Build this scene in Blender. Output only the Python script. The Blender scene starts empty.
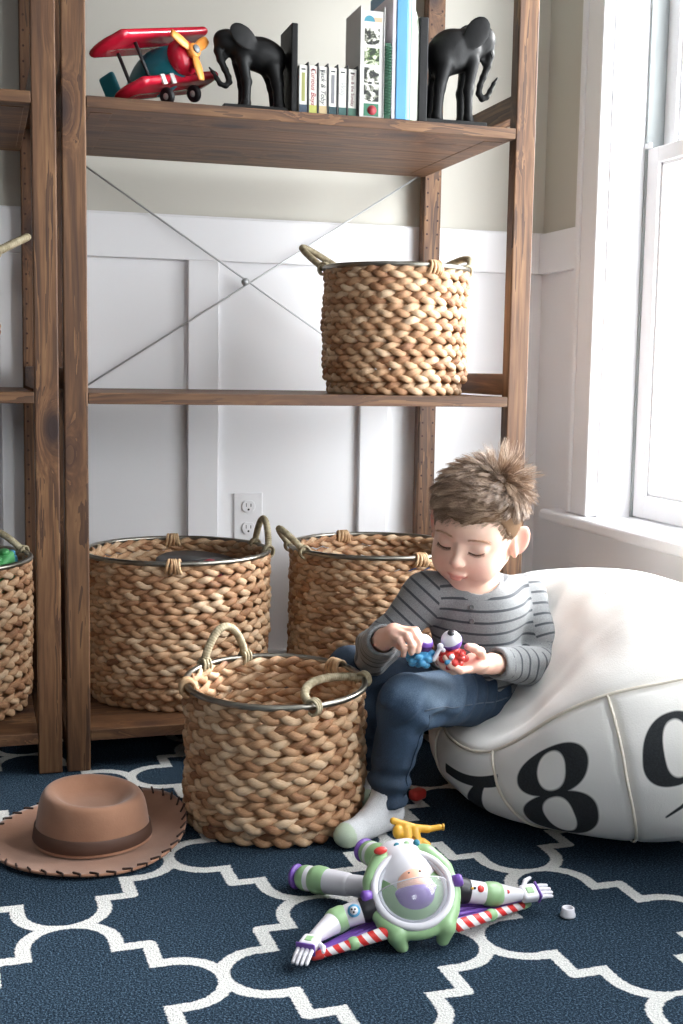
import bpy, bmesh, math, random
import numpy as np
from mathutils import Vector, Matrix
random.seed(7); np.random.seed(7)
sc = bpy.context.scene
COL = sc.collection
A = np.array
PI = math.pi

# ---------------------------------------------------------------- objects
def link(o, parent=None):
    COL.objects.link(o)
    if parent is not None: o.parent = parent
    return o

def thing(name, label, cat, loc=(0, 0, 0), group=None):
    o = bpy.data.objects.new(name, None)
    o.empty_display_size = .03
    o.location = loc
    o['label'] = label; o['category'] = cat
    if group: o['group'] = group
    return link(o)

def tag(o, label, cat, group=None, kind=None):
    o['label'] = label; o['category'] = cat
    if group: o['group'] = group
    if kind: o['kind'] = kind
    return o

def mesh_obj(name, V, F, mats, parent=None, smooth=True, attrs=None, midx=None, label=None, world=True):
    """V is given in world space; a child stores it relative to its thing's origin."""
    V = np.asarray(V, float)
    if parent is not None and world:
        q = parent; off = np.zeros(3)
        while q is not None:
            off = off + A(q.location); q = q.parent
        V = V - off
    me = bpy.data.meshes.new(name)
    me.from_pydata(V.tolist(), [], [list(map(int, f)) for f in F])
    if not isinstance(mats, (list, tuple)): mats = [mats]
    for m in mats: me.materials.append(m)
    if midx is not None: me.polygons.foreach_set('material_index', np.asarray(midx, dtype=np.int32))
    if smooth: me.polygons.foreach_set('use_smooth', np.ones(len(me.polygons), bool))
    if attrs:
        for k, v in attrs.items():
            a = me.attributes.new(k, 'FLOAT', 'POINT'); a.data.foreach_set('value', np.asarray(v, dtype=np.float32))
    me.update()
    o = bpy.data.objects.new(name, me)
    if label: o['label'] = label
    return link(o, parent)

def origin_to(o, p):
    """move a top-level mesh's origin to p without moving the mesh"""
    o.data.transform(Matrix.Translation(-Vector(p))); o.location = p
    return o

def copy_tree(o, loc=None, parent=None):
    c = o.copy(); COL.objects.link(c)
    if parent is not None: c.parent = parent
    if loc is not None: c.location = loc
    for ch in list(o.children): copy_tree(ch, None, c)
    return c

# ---------------------------------------------------------------- geometry
class G:
    """collects pieces into one mesh"""
    def __init__(s): s.V = []; s.F = []; s.n = 0; s.M = []; s.A = []
    def add(s, V, F, m=0, a=0.0):
        V = np.asarray(V, float)
        s.V.append(V); s.F += [[i + s.n for i in f] for f in F]; s.M += [m] * len(F)
        s.A.append(np.full(len(V), a) if np.isscalar(a) else np.asarray(a)); s.n += len(V)
        return s
    def obj(s, name, mats, parent=None, smooth=True, **k):
        at = dict(k.pop('attrs', {}) or {}); at['tint'] = np.concatenate(s.A)
        return mesh_obj(name, np.concatenate(s.V), s.F, mats, parent, smooth, attrs=at, midx=s.M, **k)

def bbox(c, size, bev=.002, seg=2, R=None):
    bm = bmesh.new()
    bmesh.ops.create_cube(bm, size=1)
    for v in bm.verts: v.co = Vector((v.co.x * size[0], v.co.y * size[1], v.co.z * size[2]))
    if bev > 0:
        bmesh.ops.bevel(bm, geom=list(bm.edges), offset=min(bev, min(size) * .49), segments=seg, profile=.5, affect='EDGES')
    V = A([v.co[:] for v in bm.verts]); F = [[v.index for v in f.verts] for f in bm.faces]
    bm.free()
    if R is not None: V = V @ np.asarray(R).T
    return V + A(c), F

def span(x0, x1, y0, y1, z0, z1, bev=.002, seg=2):
    return bbox(((x0 + x1) / 2, (y0 + y1) / 2, (z0 + z1) / 2), (x1 - x0, y1 - y0, z1 - z0), bev, seg)

def tube(P, r, n=8, closed=False, flat=None, caps=True):
    P = np.asarray(P, float); m = len(P)
    r = np.full(m, r, float) if np.isscalar(r) else np.asarray(r, float)
    if closed: T = np.roll(P, -1, 0) - np.roll(P, 1, 0)
    else: T = np.gradient(P, axis=0)
    T /= np.linalg.norm(T, axis=1)[:, None] + 1e-12
    if flat is not None:                      # fixed up direction per point (N), width/thickness radii
        N = np.asarray(flat[0], float)
        N = N - (N * T).sum(1)[:, None] * T; N /= np.linalg.norm(N, axis=1)[:, None] + 1e-12
        B = np.cross(T, N); rn = r * flat[1]
    else:
        N = np.zeros_like(P)
        a = A([0, 0, 1.]) if abs(T[0][2]) < .9 else A([1., 0, 0])
        v = np.cross(T[0], a); v /= np.linalg.norm(v); N[0] = v
        for i in range(1, m):
            v = N[i-1] - (N[i-1] @ T[i]) * T[i]; N[i] = v / (np.linalg.norm(v) + 1e-12)
        if closed:
            tw = math.atan2(np.cross(N[-1], N[0]) @ T[0], N[-1] @ N[0])
            for i in range(m):
                a = tw * i / m; c, s_ = math.cos(a), math.sin(a)
                N[i] = N[i] * c + np.cross(T[i], N[i]) * s_
        B = np.cross(T, N); rn = r
    th = np.linspace(0, 2 * PI, n, endpoint=False)
    V = P[:, None, :] + (np.cos(th)[None, :, None] * N[:, None, :]) * rn[:, None, None] + (np.sin(th)[None, :, None] * B[:, None, :]) * r[:, None, None]
    V = V.reshape(-1, 3)
    F = []
    for i in range(m if closed else m - 1):
        j = (i + 1) % m
        for k in range(n):
            l = (k + 1) % n
            F.append([i*n+k, i*n+l, j*n+l, j*n+k])
    if not closed and caps:
        F.append(list(range(n))[::-1]); F.append([(m-1)*n+k for k in range(n)])
    return V, F

def lathe(prof, n=32, c=(0, 0, 0), axis=None, cap0=True, cap1=True):
    prof = np.asarray(prof, float); m = len(prof)
    th = np.linspace(0, 2 * PI, n, endpoint=False)
    V = np.stack([prof[:, 0][:, None] * np.cos(th), prof[:, 0][:, None] * np.sin(th), np.repeat(prof[:, 1][:, None], n, 1)], -1).reshape(-1, 3)
    F = [[i*n+k, i*n+(k+1) % n, (i+1)*n+(k+1) % n, (i+1)*n+k] for i in range(m-1) for k in range(n)]
    if cap0 and prof[0, 0] > 1e-6: F.append(list(range(n))[::-1])
    if cap1 and prof[-1, 0] > 1e-6: F.append([(m-1)*n+k for k in range(n)])
    if axis is not None: V = V @ frame(axis).T
    return V + A(c), F

def frame(d, up=(0, 0, 1)):
    """columns x,y,z with z along d"""
    z = A(d, float); z /= np.linalg.norm(z)
    u = A(up, float)
    if abs(u @ z) > .98: u = A([1., 0, 0])
    x = np.cross(u, z); x /= np.linalg.norm(x)
    return np.stack([x, np.cross(z, x), z], 1)

def sphere(c, r, R=None, n=16, m=10):
    t = np.linspace(-PI/2, PI/2, m + 1)
    V, F = lathe(np.stack([np.cos(t).clip(1e-5), np.sin(t)], 1), n, cap0=False, cap1=False)
    V = V * (A(r) if not np.isscalar(r) else r)
    if R is not None: V = V @ np.asarray(R).T
    return V + A(c), F

def torus(c, R, r, n=48, m=8, Rm=None, a0=0, a1=2*PI):
    full = abs(a1 - a0 - 2*PI) < 1e-6
    t = np.linspace(a0, a1, n, endpoint=not full)
    P = np.stack([R*np.cos(t), R*np.sin(t), 0*t], 1)
    if Rm is not None: P = P @ np.asarray(Rm).T
    return tube(P + A(c), r, m, closed=full)

def rotm(axis, ang):
    return A(Matrix.Rotation(ang, 3, Vector(axis)))

def fbm(P, f=10., oct=3, seed=0):
    rs = np.random.RandomState(seed); out = np.zeros(len(P)); a = 1.
    for o in range(oct):
        for k in range(5):
            d = rs.normal(size=3); d /= np.linalg.norm(d)
            out += a * np.sin(P @ d * f * (1 + .35 * rs.rand()) + rs.rand() * 6.28) / 3.
        a *= .5; f *= 2.03
    return out

# ---------------------------------------------------------------- implicit surfaces
def cap(a, b, ra, rb=None):
    a = A(a, float); b = A(b, float); rb = ra if rb is None else rb
    R = max(ra, rb)
    def f(X, Y, Z):
        d = b - a; L = d @ d + 1e-12
        t = np.clip(((X - a[0]) * d[0] + (Y - a[1]) * d[1] + (Z - a[2]) * d[2]) / L, 0, 1)
        return np.sqrt((X - a[0] - t*d[0])**2 + (Y - a[1] - t*d[1])**2 + (Z - a[2] - t*d[2])**2) - (ra + (rb - ra) * t)
    return f, np.minimum(a, b) - R, np.maximum(a, b) + R

def ell(c, r, R=None):
    c = A(c, float); r = A(r, float); M = np.eye(3) if R is None else np.asarray(R)
    def f(X, Y, Z):
        x, y, z = X - c[0], Y - c[1], Z - c[2]
        u = (M[0, 0]*x + M[1, 0]*y + M[2, 0]*z) / r[0]
        v = (M[0, 1]*x + M[1, 1]*y + M[2, 1]*z) / r[1]
        w = (M[0, 2]*x + M[1, 2]*y + M[2, 2]*z) / r[2]
        k = np.sqrt(u*u + v*v + w*w)
        g = np.sqrt((u/r[0])**2 + (v/r[1])**2 + (w/r[2])**2) + 1e-9
        return k * (k - 1) / g
    e = np.abs(M) @ r
    return f, c - e, c + e

def rbox(c, h, rr, R=None):
    c = A(c, float); h = A(h, float) - rr; M = np.eye(3) if R is None else np.asarray(R)
    def f(X, Y, Z):
        x, y, z = X - c[0], Y - c[1], Z - c[2]
        q = [np.abs(M[0, i]*x + M[1, i]*y + M[2, i]*z) - h[i] for i in range(3)]
        return np.sqrt(sum(np.maximum(t, 0)**2 for t in q)) + np.minimum(np.maximum(q[0], np.maximum(q[1], q[2])), 0) - rr
    e = np.abs(M) @ (h + rr)
    return f, c - e, c + e

class SDF:
    def __init__(s, lo, hi, h):
        s.lo = A(lo, float); s.h = h
        s.n = np.ceil((A(hi) - s.lo) / h).astype(int) + 1
        s.F = np.full(s.n, .05, np.float32)
    def _sub(s, lo, hi, m):
        i0 = np.maximum(((lo - m - s.lo) / s.h).astype(int), 0); i1 = np.minimum(((hi + m - s.lo) / s.h).astype(int) + 2, s.n)
        sl = tuple(slice(a, b) for a, b in zip(i0, i1))
        ax = [s.lo[k] + s.h * np.arange(i0[k], i1[k]) for k in range(3)]
        X, Y, Z = np.meshgrid(*ax, indexing='ij', sparse=True)
        return sl, X, Y, Z
    def add(s, p, k=.01):
        f, lo, hi = p; sl, X, Y, Z = s._sub(lo, hi, k + .012)
        a = s.F[sl]
        if a.size == 0: return s
        b = f(X, Y, Z).astype(np.float32)
        if k > 0:
            h = np.clip(.5 + .5 * (a - b) / k, 0, 1); s.F[sl] = a + (b - a) * h - k * h * (1 - h)
        else: s.F[sl] = np.minimum(a, b)
        return s
    def sub(s, p, k=.004):
        f, lo, hi = p; sl, X, Y, Z = s._sub(lo, hi, k + .012)
        a = s.F[sl]
        if a.size == 0: return s
        b = -f(X, Y, Z).astype(np.float32)
        h = np.clip(.5 + .5 * (b - a) / k, 0, 1); s.F[sl] = a + (b - a) * h + k * h * (1 - h)
        return s
    def cut(s, f):
        """intersect with f<0 (f takes X,Y,Z)"""
        sl, X, Y, Z = s._sub(s.lo, s.lo + s.h * s.n, 0)
        s.F[sl] = np.maximum(s.F[sl], (f(X, Y, Z) + 0 * s.F[sl]).astype(np.float32))
        return s
    def mesh(s, it=2):
        F = s.F; S = F < 0; n = s.n
        c = [(i, j, k) for i in (0, 1) for j in (0, 1) for k in (0, 1)]
        sub = lambda M, o: M[o[0]:n[0]-1+o[0], o[1]:n[1]-1+o[1], o[2]:n[2]-1+o[2]]
        cnt = sum(sub(S, o).astype(np.int8) for o in c)
        act = (cnt > 0) & (cnt < 8)
        idx = -np.ones(act.shape, np.int64); I = np.argwhere(act); idx[act] = np.arange(len(I))
        acc = np.zeros((len(I), 3)); num = np.zeros(len(I))
        for o in c:
            for ax in range(3):
                if o[ax]: continue
                q = list(o); q[ax] = 1
                f0 = F[I[:, 0]+o[0], I[:, 1]+o[1], I[:, 2]+o[2]]; f1 = F[I[:, 0]+q[0], I[:, 1]+q[1], I[:, 2]+q[2]]
                m = (f0 < 0) != (f1 < 0)
                t = np.where(m, f0 / np.where(m, f0 - f1, 1), 0)
                P = np.tile(A(o, float), (len(I), 1)); P[:, ax] = t
                acc += P * m[:, None]; num += m
        V = s.lo + s.h * (I + acc / num[:, None])
        Q = []
        for ax in range(3):
            a1, a2 = [(1, 2), (2, 0), (0, 1)][ax]
            lo = [slice(None)] * 3; hi = [slice(None)] * 3
            lo[ax] = slice(0, n[ax]-1); hi[ax] = slice(1, n[ax])
            s0 = S[tuple(lo)]; s1 = S[tuple(hi)]
            E = np.argwhere(s0 != s1)
            E = E[(E[:, a1] > 0) & (E[:, a2] > 0) & (E[:, a1] < n[a1]-1) & (E[:, a2] < n[a2]-1)]
            fl = s0[E[:, 0], E[:, 1], E[:, 2]]
            def g(d1, d2):
                q = E.copy(); q[:, a1] += d1; q[:, a2] += d2
                return idx[q[:, 0], q[:, 1], q[:, 2]]
            quad = np.stack([g(-1, -1), g(0, -1), g(0, 0), g(-1, 0)], 1)
            quad[~fl] = quad[~fl][:, ::-1]
            Q.append(quad)
        Q = np.concatenate(Q); Q = Q[(Q >= 0).all(1)]
        for _ in range(it):
            sm = np.zeros_like(V); w = np.zeros(len(V))
            for k in range(4):
                a, b = Q[:, k], Q[:, (k+1) % 4]
                for d in range(3):
                    sm[:, d] += np.bincount(a, V[b, d], len(V)) + np.bincount(b, V[a, d], len(V))
                w += np.bincount(a, minlength=len(V)) + np.bincount(b, minlength=len(V))
            V = V * .5 + .5 * sm / np.maximum(w, 1)[:, None]
        return V, Q

def normals(V, Q):
    n = np.cross(V[Q[:, 2]] - V[Q[:, 0]], V[Q[:, 3]] - V[Q[:, 1]])
    N = np.zeros_like(V)
    for k in range(4):
        for d in range(3): N[:, d] += np.bincount(Q[:, k], n[:, d], len(V))
    return N / (np.linalg.norm(N, axis=1)[:, None] + 1e-12)

def sst(a, b, x):
    t = np.clip((x - a) / (b - a), 0, 1); return t * t * (3 - 2 * t)

# ---------------------------------------------------------------- materials
class Mat:
    def __init__(s, name, col=(.8, .8, .8), rough=.5, metal=0., **k):
        s.m = bpy.data.materials.new(name); s.m.use_nodes = True
        s.t = s.m.node_tree; s.b = s.t.nodes['Principled BSDF']
        s.set('Base Color', col); s.b.inputs['Roughness'].default_value = rough; s.b.inputs['Metallic'].default_value = metal
        for a, v in k.items(): s.b.inputs[a.replace('_', ' ')].default_value = v
    def set(s, i, c):
        c = tuple(c); s.b.inputs[i].default_value = c + (1,) if len(c) == 3 else c
    def n(s, ty, **k):
        q = s.t.nodes.new(ty)
        for a, v in k.items():
            if a.startswith('i_'): q.inputs[a[2:].replace('_', ' ')].default_value = v
            else: setattr(q, a, v)
        return q
    def l(s, a, b): s.t.links.new(a, b)
    def coord(s, out='Object', scale=(1, 1, 1)):
        t = s.n('ShaderNodeTexCoord'); mp = s.n('ShaderNodeMapping'); mp.inputs['Scale'].default_value = scale
        s.l(t.outputs[out], mp.inputs['Vector']); return mp.outputs['Vector']
    def noise(s, vec, scale=5, detail=3, rough=.5, dist=0):
        q = s.n('ShaderNodeTexNoise'); s.l(vec, q.inputs['Vector'])
        q.inputs['Scale'].default_value = scale; q.inputs['Detail'].default_value = detail
        q.inputs['Roughness'].default_value = rough; q.inputs['Distortion'].default_value = dist
        return q.outputs['Fac']
    def math(s, op, a, b=None, c=None, clamp=False):
        q = s.n('ShaderNodeMath', operation=op); q.use_clamp = clamp
        for i, v in enumerate((a, b, c)):
            if v is None: continue
            if isinstance(v, (int, float)): q.inputs[i].default_value = v
            else: s.l(v, q.inputs[i])
        return q.outputs[0]
    def ramp(s, f, stops):
        q = s.n('ShaderNodeValToRGB'); s.l(f, q.inputs['Fac']); e = q.color_ramp.elements
        while len(e) < len(stops): e.new(.5)
        for i, (p, c) in enumerate(stops):
            e[i].position = p; e[i].color = tuple(c) + (1,) if len(c) == 3 else c
        return q.outputs['Color']
    def mix(s, f, a, b, mode='MIX'):
        q = s.n('ShaderNodeMix', data_type='RGBA', blend_type=mode)
        for i, v in ((0, f), (6, a), (7, b)):
            if isinstance(v, (int, float)): q.inputs[i].default_value = v
            elif isinstance(v, (tuple, list)): q.inputs[i].default_value = tuple(v) + (1,) if len(v) == 3 else v
            else: s.l(v, q.inputs[i])
        return q.outputs[2]
    def attr(s, name):
        q = s.n('ShaderNodeAttribute', attribute_name=name); return q.outputs['Fac']
    def base(s, c): s.l(c, s.b.inputs['Base Color'])
    def bump(s, h, strength=.3, dist=.002):
        q = s.n('ShaderNodeBump'); q.inputs['Strength'].default_value = strength; q.inputs['Distance'].default_value = dist
        s.l(h, q.inputs['Height']); s.l(q.outputs['Normal'], s.b.inputs['Normal']); return q

def srgb(r, g, b):
    f = lambda c: ((c/255 + .055) / 1.055) ** 2.4 if c/255 > .04045 else c/255/12.92
    return (f(r), f(g), f(b))

def plain(name, c, rough=.45, **k): return Mat(name, srgb(*c), rough, **k).m
# ================================================================ room
def paint(name, c, rough=.6):
    M = Mat(name, c, rough)
    v = M.coord('Object')
    M.bump(M.noise(v, 220, 2), .06, .001)
    return M.m
m_trim = paint('white_paint', srgb(240, 240, 242), .4)
m_greige = paint('greige_wall_paint', srgb(203, 200, 190), .7)
m_ceil = paint('ceiling_paint', srgb(190, 190, 190), .8)
m_subfloor = plain('subfloor', (120, 100, 80), .6)

YW = .57; XW = 1.169; XL = -3.2; YB = -3.9; ZC = 2.45; RT = 1.101; RB = 1.004
def struct(name, g, mats, smooth=False):
    o = g.obj(name, mats, None, smooth); o['kind'] = 'structure'; return o

struct('floor', G().add(*span(XL-.1, XW+.2, YB-.1, YW+.1, -.10, -.012, 0)), m_subfloor)
struct('ceiling', G().add(*span(XL-.1, XW+.2, YB-.1, YW+.1, ZC, ZC+.08, 0)), m_ceil)
g = G(); g.add(*span(XL-.1, XW+.2, YW, YW+.1, -.05, RT-.02, 0), 0); g.add(*span(XL-.1, XW+.2, YW, YW+.1, RT-.02, ZC, 0), 1)
struct('wall_back', g, [m_trim, m_greige])
g = G(); g.add(*span(XL-.1, XL, YB, YW, -.05, ZC, 0), 0)
m_darkwall = paint('dark_wall_paint', srgb(104, 104, 106), .8)  # unseen walls coloured dark to cut the bounce light in the room
struct('wall_left', g, [m_darkwall])
# front wall with an unseen window added behind the camera for fill light
FILLW = (-.5, .1, 1.1, 1.9)
g = G()
for a in [(XL-.1, FILLW[0], -.05, ZC), (FILLW[1], XW+.2, -.05, ZC), (FILLW[0], FILLW[1], -.05, FILLW[2]), (FILLW[0], FILLW[1], FILLW[3], ZC)]:
    g.add(*span(a[0], a[1], YB-.1, YB, a[2], a[3], 0))
struct('wall_front', g, [m_darkwall])
# right wall with two openings
SZ = .432; WT = 2.12
OPN = [(-.88, .245), (-2.05, -1.10)]
g = G()
ys = [YB] + [v for o in sorted(OPN) for v in o] + [YW]
for i in range(0, len(ys), 2): 
    g.add(*span(XW, XW+.16, ys[i], ys[i+1], -.05, RT-.02, 0), 0); g.add(*span(XW, XW+.16, ys[i], ys[i+1], RT-.02, ZC, 0), 1)
for a, b in OPN:
    g.add(*span(XW, XW+.16, a, b, -.05, SZ-.03, 0), 0); g.add(*span(XW, XW+.16, a, b, WT, ZC, 0), 1)
struct('wall_right', g, [m_trim, m_greige])
# wainscot on the back wall
g = G(); g.add(*span(XL, XW, YW-.018, YW+.01, RB, RT, .002))
struct('trim_1', g, m_trim)
for i, x in enumerate((-1.41, -.98, -.561, -.143, .275, .693)):
    struct('trim_%d' % (i+2), G().add(*span(x, x+.071, YW-.018, YW+.01, .09, RB, .0015)), m_trim)
# thin cap line
struct('trim_8', G().add(*span(XL, XW, YW-.012, YW, RT-.001, RT+.004, .001)), m_trim)
g = G(); g.add(*span(XL, XW, YW-.02, YW, -.012, .083, .003)); g.add(*span(XL, XW, YW-.03, YW, -.012, .012, .004))
struct('baseboard_back', g, m_trim)
# wainscot on the right wall : rail between corner and casing, stile, base
g = G(); g.add(*span(XW-.018, XW+.01, .335, YW, RB, RT, .002)); struct('trim_9', g, m_trim)
g = G(); g.add(*span(XW-.02, XW, YB, YW, -.012, .083, .003)); struct('baseboard_right', g, m_trim)
g = G(); g.add(*span(XW-.018, XW, -1.0, .33, SZ-.12, SZ-.028, .002)); struct('trim_10', g, m_trim)

# windows
mg = Mat('window_glass', (1, 1, 1), .0); mg.t.nodes.remove(mg.b)
gl = mg.n('ShaderNodeBsdfGlossy'); gl.inputs['Roughness'].default_value = .02
tr = mg.n('ShaderNodeBsdfTransparent'); mx = mg.n('ShaderNodeMixShader'); ge = mg.n('ShaderNodeNewGeometry'); dt = mg.n('ShaderNodeVectorMath', operation='DOT_PRODUCT'); mg.l(ge.outputs['Normal'], dt.inputs[0]); mg.l(ge.outputs['Incoming'], dt.inputs[1])
frf = mg.math('MULTIPLY_ADD', mg.math('POWER', mg.math('SUBTRACT', 1., mg.math('ABSOLUTE', dt.outputs['Value'])), 5.), .6, .03)
mg.l(frf, mx.inputs[0]); mg.l(tr.outputs[0], mx.inputs[1]); mg.l(gl.outputs[0], mx.inputs[2]); mg.l(mx.outputs[0], mg.t.nodes['Material Output'].inputs[0])
m_glass = mg.m
m_track = plain('sash_track', (150, 155, 155), .5)

def window(n, y0, y1):
    """y1 is the edge away from the camera"""
    root = bpy.data.objects.new('window_%d' % n, None); root.location = (XW, y1, SZ); link(root); root['kind'] = 'structure'
    g = G()
    for a, b in ((y1, y1+.098), (y0-.098, y0)):
        g.add(*span(XW-.022, XW+.01, a, b, SZ+.001, WT+.09, .003))
        s = 1 if a == y1 else -1
        e = (a if s == 1 else b) - s*.0012
        g.add(*span(XW-.027, XW+.004, min(e, e+s*.014), max(e, e+s*.014), SZ+.0015, WT+.014, .004))
        e = (b if s == 1 else a) + s*.0012
        g.add(*span(XW-.03, XW+.004, min(e, e-s*.018), max(e, e-s*.018), SZ+.0015, WT+.0895, .005))
    g.add(*span(XW-.022, XW+.01, y0, y1, WT, WT+.09, .003))
    g.obj('window_casing', m_trim, root, False)
    g = G()
    g.add(*span(XW+.0006, XW+.165, y1-.006, y1+.002, SZ, WT, 0)); g.add(*span(XW, XW+.165, y0-.002, y0+.004, SZ, WT, 0)); g.add(*span(XW, XW+.165, y0, y1, WT-.004, WT, 0))
    g.obj('window_jamb', m_trim, root, False)
    g = G(); g.add(*span(XW-.052, XW+.165, y0-.115, y1+.115 + .075, SZ-.028, SZ, .008, 3))
    g.obj('window_sill', m_trim, root, False)
    mz = 1.262
    def sash(nm, x, za, zb, top, bot):
        g = G(); st = .048
        g.add(*span(x, x+.034, y1-st-.012, y1-.012, za, zb, .003)); g.add(*span(x, x+.034, y0+.012, y0+.012+st, za, zb, .003))
        g.add(*span(x+.0007, x+.0333, y0+.03, y1-.03, zb-top, zb-.0005, .003)); g.add(*span(x+.0007, x+.0333, y0+.03, y1-.03, za+.0005, za+bot, .003))
        # inner glazing bead
        a, b = y0+.012+st, y1-.012-st
        for q in ((a, a+.008), (b-.008, b)): g.add(*span(x+.008, x+.03, q[0], q[1], za+bot, zb-top, .002))
        for q in ((za+bot, za+bot+.008), (zb-top-.008, zb-top)): g.add(*span(x+.008, x+.03, a, b, q[0], q[1], .002))
        s = g.obj(nm, m_trim, root, False)
        V, F = span(x+.016, x+.020, a, b, za+bot, zb-top, 0)
        mesh_obj('pane', V - A(root.location), F, m_glass, s, False, world=False)
    sash('lower_sash', XW+.088, SZ+.002, mz, .036, .052)
    sash('upper_sash', XW+.126, mz-.036, WT-.004, .045, .036)
    g = G()
    for yy in (y1-.014, y0+.006): g.add(*span(XW+.084, XW+.16, yy, yy+.008, SZ, WT, .001))
    g.obj('sash_track', m_track, root, False)
    g = G(); g.add(*span(XW+.082, XW+.09, y1-.03, y1-.008, mz+.0, mz+.012, .002)); g.obj('sash_stop', m_trim, root, False)
for i, (a, b) in enumerate(OPN): window(i + 1, a, b)
# unseen window, added to fill the room with light from behind the camera
root = bpy.data.objects.new('window_3', None); root.location = (FILLW[0], YB, FILLW[2]); link(root); root['kind'] = 'structure'
g = G()
g.add(*span(FILLW[0]-.09, FILLW[0], YB-.02, YB+.02, FILLW[2]-.09, FILLW[3]+.09)); g.add(*span(FILLW[1], FILLW[1]+.09, YB-.02, YB+.02, FILLW[2]-.09, FILLW[3]+.09))
g.add(*span(FILLW[0], FILLW[1], YB-.02, YB+.02, FILLW[3], FILLW[3]+.09)); g.add(*span(FILLW[0], FILLW[1], YB-.02, YB+.04, FILLW[2]-.04, FILLW[2]))
g.add(*span(FILLW[0], FILLW[1], YB-.06, YB-.03, 1.48, 1.52)); g.add(*span(-.22, -.18, YB-.06, YB-.03, FILLW[2], FILLW[3]))
g.obj('window_casing', m_trim, root, False)
V, F = span(FILLW[0], FILLW[1], YB-.055, YB-.05, FILLW[2], FILLW[3], 0)
mesh_obj('pane', V, F, m_glass, root, False)

# ---------------------------------------------------------------- rug
M = Mat('navy_trellis_rug', srgb(45, 64, 84), .95, Specular_IOR_Level=.15)
tc = M.n('ShaderNodeTexCoord'); pos = tc.outputs['Object']
nz = M.n('ShaderNodeTexNoise'); M.l(pos, nz.inputs['Vector']); nz.inputs['Scale'].default_value = 190; nz.inputs['Detail'].default_value = 2
nsub = M.n('ShaderNodeVectorMath', operation='SUBTRACT'); M.l(nz.outputs['Color'], nsub.inputs[0]); nsub.inputs[1].default_value = (.5, .5, .5)
nsc = M.n('ShaderNodeVectorMath', operation='SCALE'); M.l(nsub.outputs[0], nsc.inputs[0]); nsc.inputs['Scale'].default_value = .006
nad = M.n('ShaderNodeVectorMath', operation='ADD'); M.l(pos, nad.inputs[0]); M.l(nsc.outputs[0], nad.inputs[1])
vr = M.n('ShaderNodeVectorRotate', rotation_type='Z_AXIS'); vr.inputs['Center'].default_value = (-.098, -.46, 0); vr.inputs['Angle'].default_value = -math.radians(1.5); M.l(nad.outputs[0], vr.inputs['Vector'])
sp = M.n('ShaderNodeSeparateXYZ'); M.l(vr.outputs[0], sp.inputs[0])
PX, PY = .353, .392
def fold(o, c, p):   # distance to the nearest cell centre along one axis
    t = M.math('SUBTRACT', o, c - p / 2 - 50 * p)
    t = M.math('MODULO', t, p)
    return M.math('ABSOLUTE', M.math('SUBTRACT', t, p / 2))
X = fold(sp.outputs[0], -.098, PX); Y = fold(sp.outputs[1], -.46, PY)
def sdbox(x, y, hx, hy):
    a = M.math('SUBTRACT', x, hx); b = M.math('SUBTRACT', y, hy)
    am = M.math('MAXIMUM', a, 0.); bm_ = M.math('MAXIMUM', b, 0.)
    o = M.math('SQRT', M.math('ADD', M.math('MULTIPLY', am, am), M.math('MULTIPLY', bm_, bm_)))
    return M.math('ADD', o, M.math('MINIMUM', M.math('MAXIMUM', a, b), 0.))
def lobe(x, y, cy_, r):   # capsule along y up to cy_
    d = M.math('MAXIMUM', M.math('SUBTRACT', y, cy_), 0.)
    return M.math('SUBTRACT', M.math('SQRT', M.math('ADD', M.math('MULTIPLY', x, x), M.math('MULTIPLY', d, d))), r)
d = M.math('MINIMUM', sdbox(X, Y, .101, .1165), M.math('MINIMUM', lobe(X, Y, .140, .0600), lobe(Y, X, .1185, .0590)))
line = M.math('SUBTRACT', .0098, M.math('ABSOLUTE', d))
mask = M.math('MULTIPLY_ADD', line, 500., .5, clamp=True)
v = M.coord('Object')
tuft = M.n('ShaderNodeTexVoronoi'); M.l(v, tuft.inputs['Vector']); tuft.inputs['Scale'].default_value = 330
n2 = M.noise(v, 340, 2, .8)
nf = M.noise(v, 900, 1, .5)
n2 = M.math('MULTIPLY_ADD', M.math('SUBTRACT', M.math('ADD', M.math('MULTIPLY', n2, .7), M.math('MULTIPLY', nf, .3)), .5), 2.6, .5, clamp=True)
n3 = M.noise(v, 9, 3)
navy = M.ramp(n2, [(.08, srgb(8, 17, 26)), (.5, srgb(25, 43, 60)), (.95, srgb(100, 126, 146))])
navy = M.mix(M.math('MULTIPLY', n3, .2), navy, srgb(14, 27, 40))
whit = M.ramp(n2, [(.1, srgb(176, 176, 174)), (.6, srgb(228, 227, 223))])
M.base(M.mix(mask, navy, whit))
hh = M.math('ADD', M.math('MULTIPLY', n2, 1.), M.math('MULTIPLY', tuft.outputs['Distance'], -.8))
M.bump(hh, .7, .003)
g = G(); g.add(*span(-2.0, 1.14, -3.2, .50, -.0119, 0, .004))
rug = g.obj('rug', M.m, None, False)
tag(rug, 'navy blue rug with white trellis lines covering the floor', 'rug')

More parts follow.
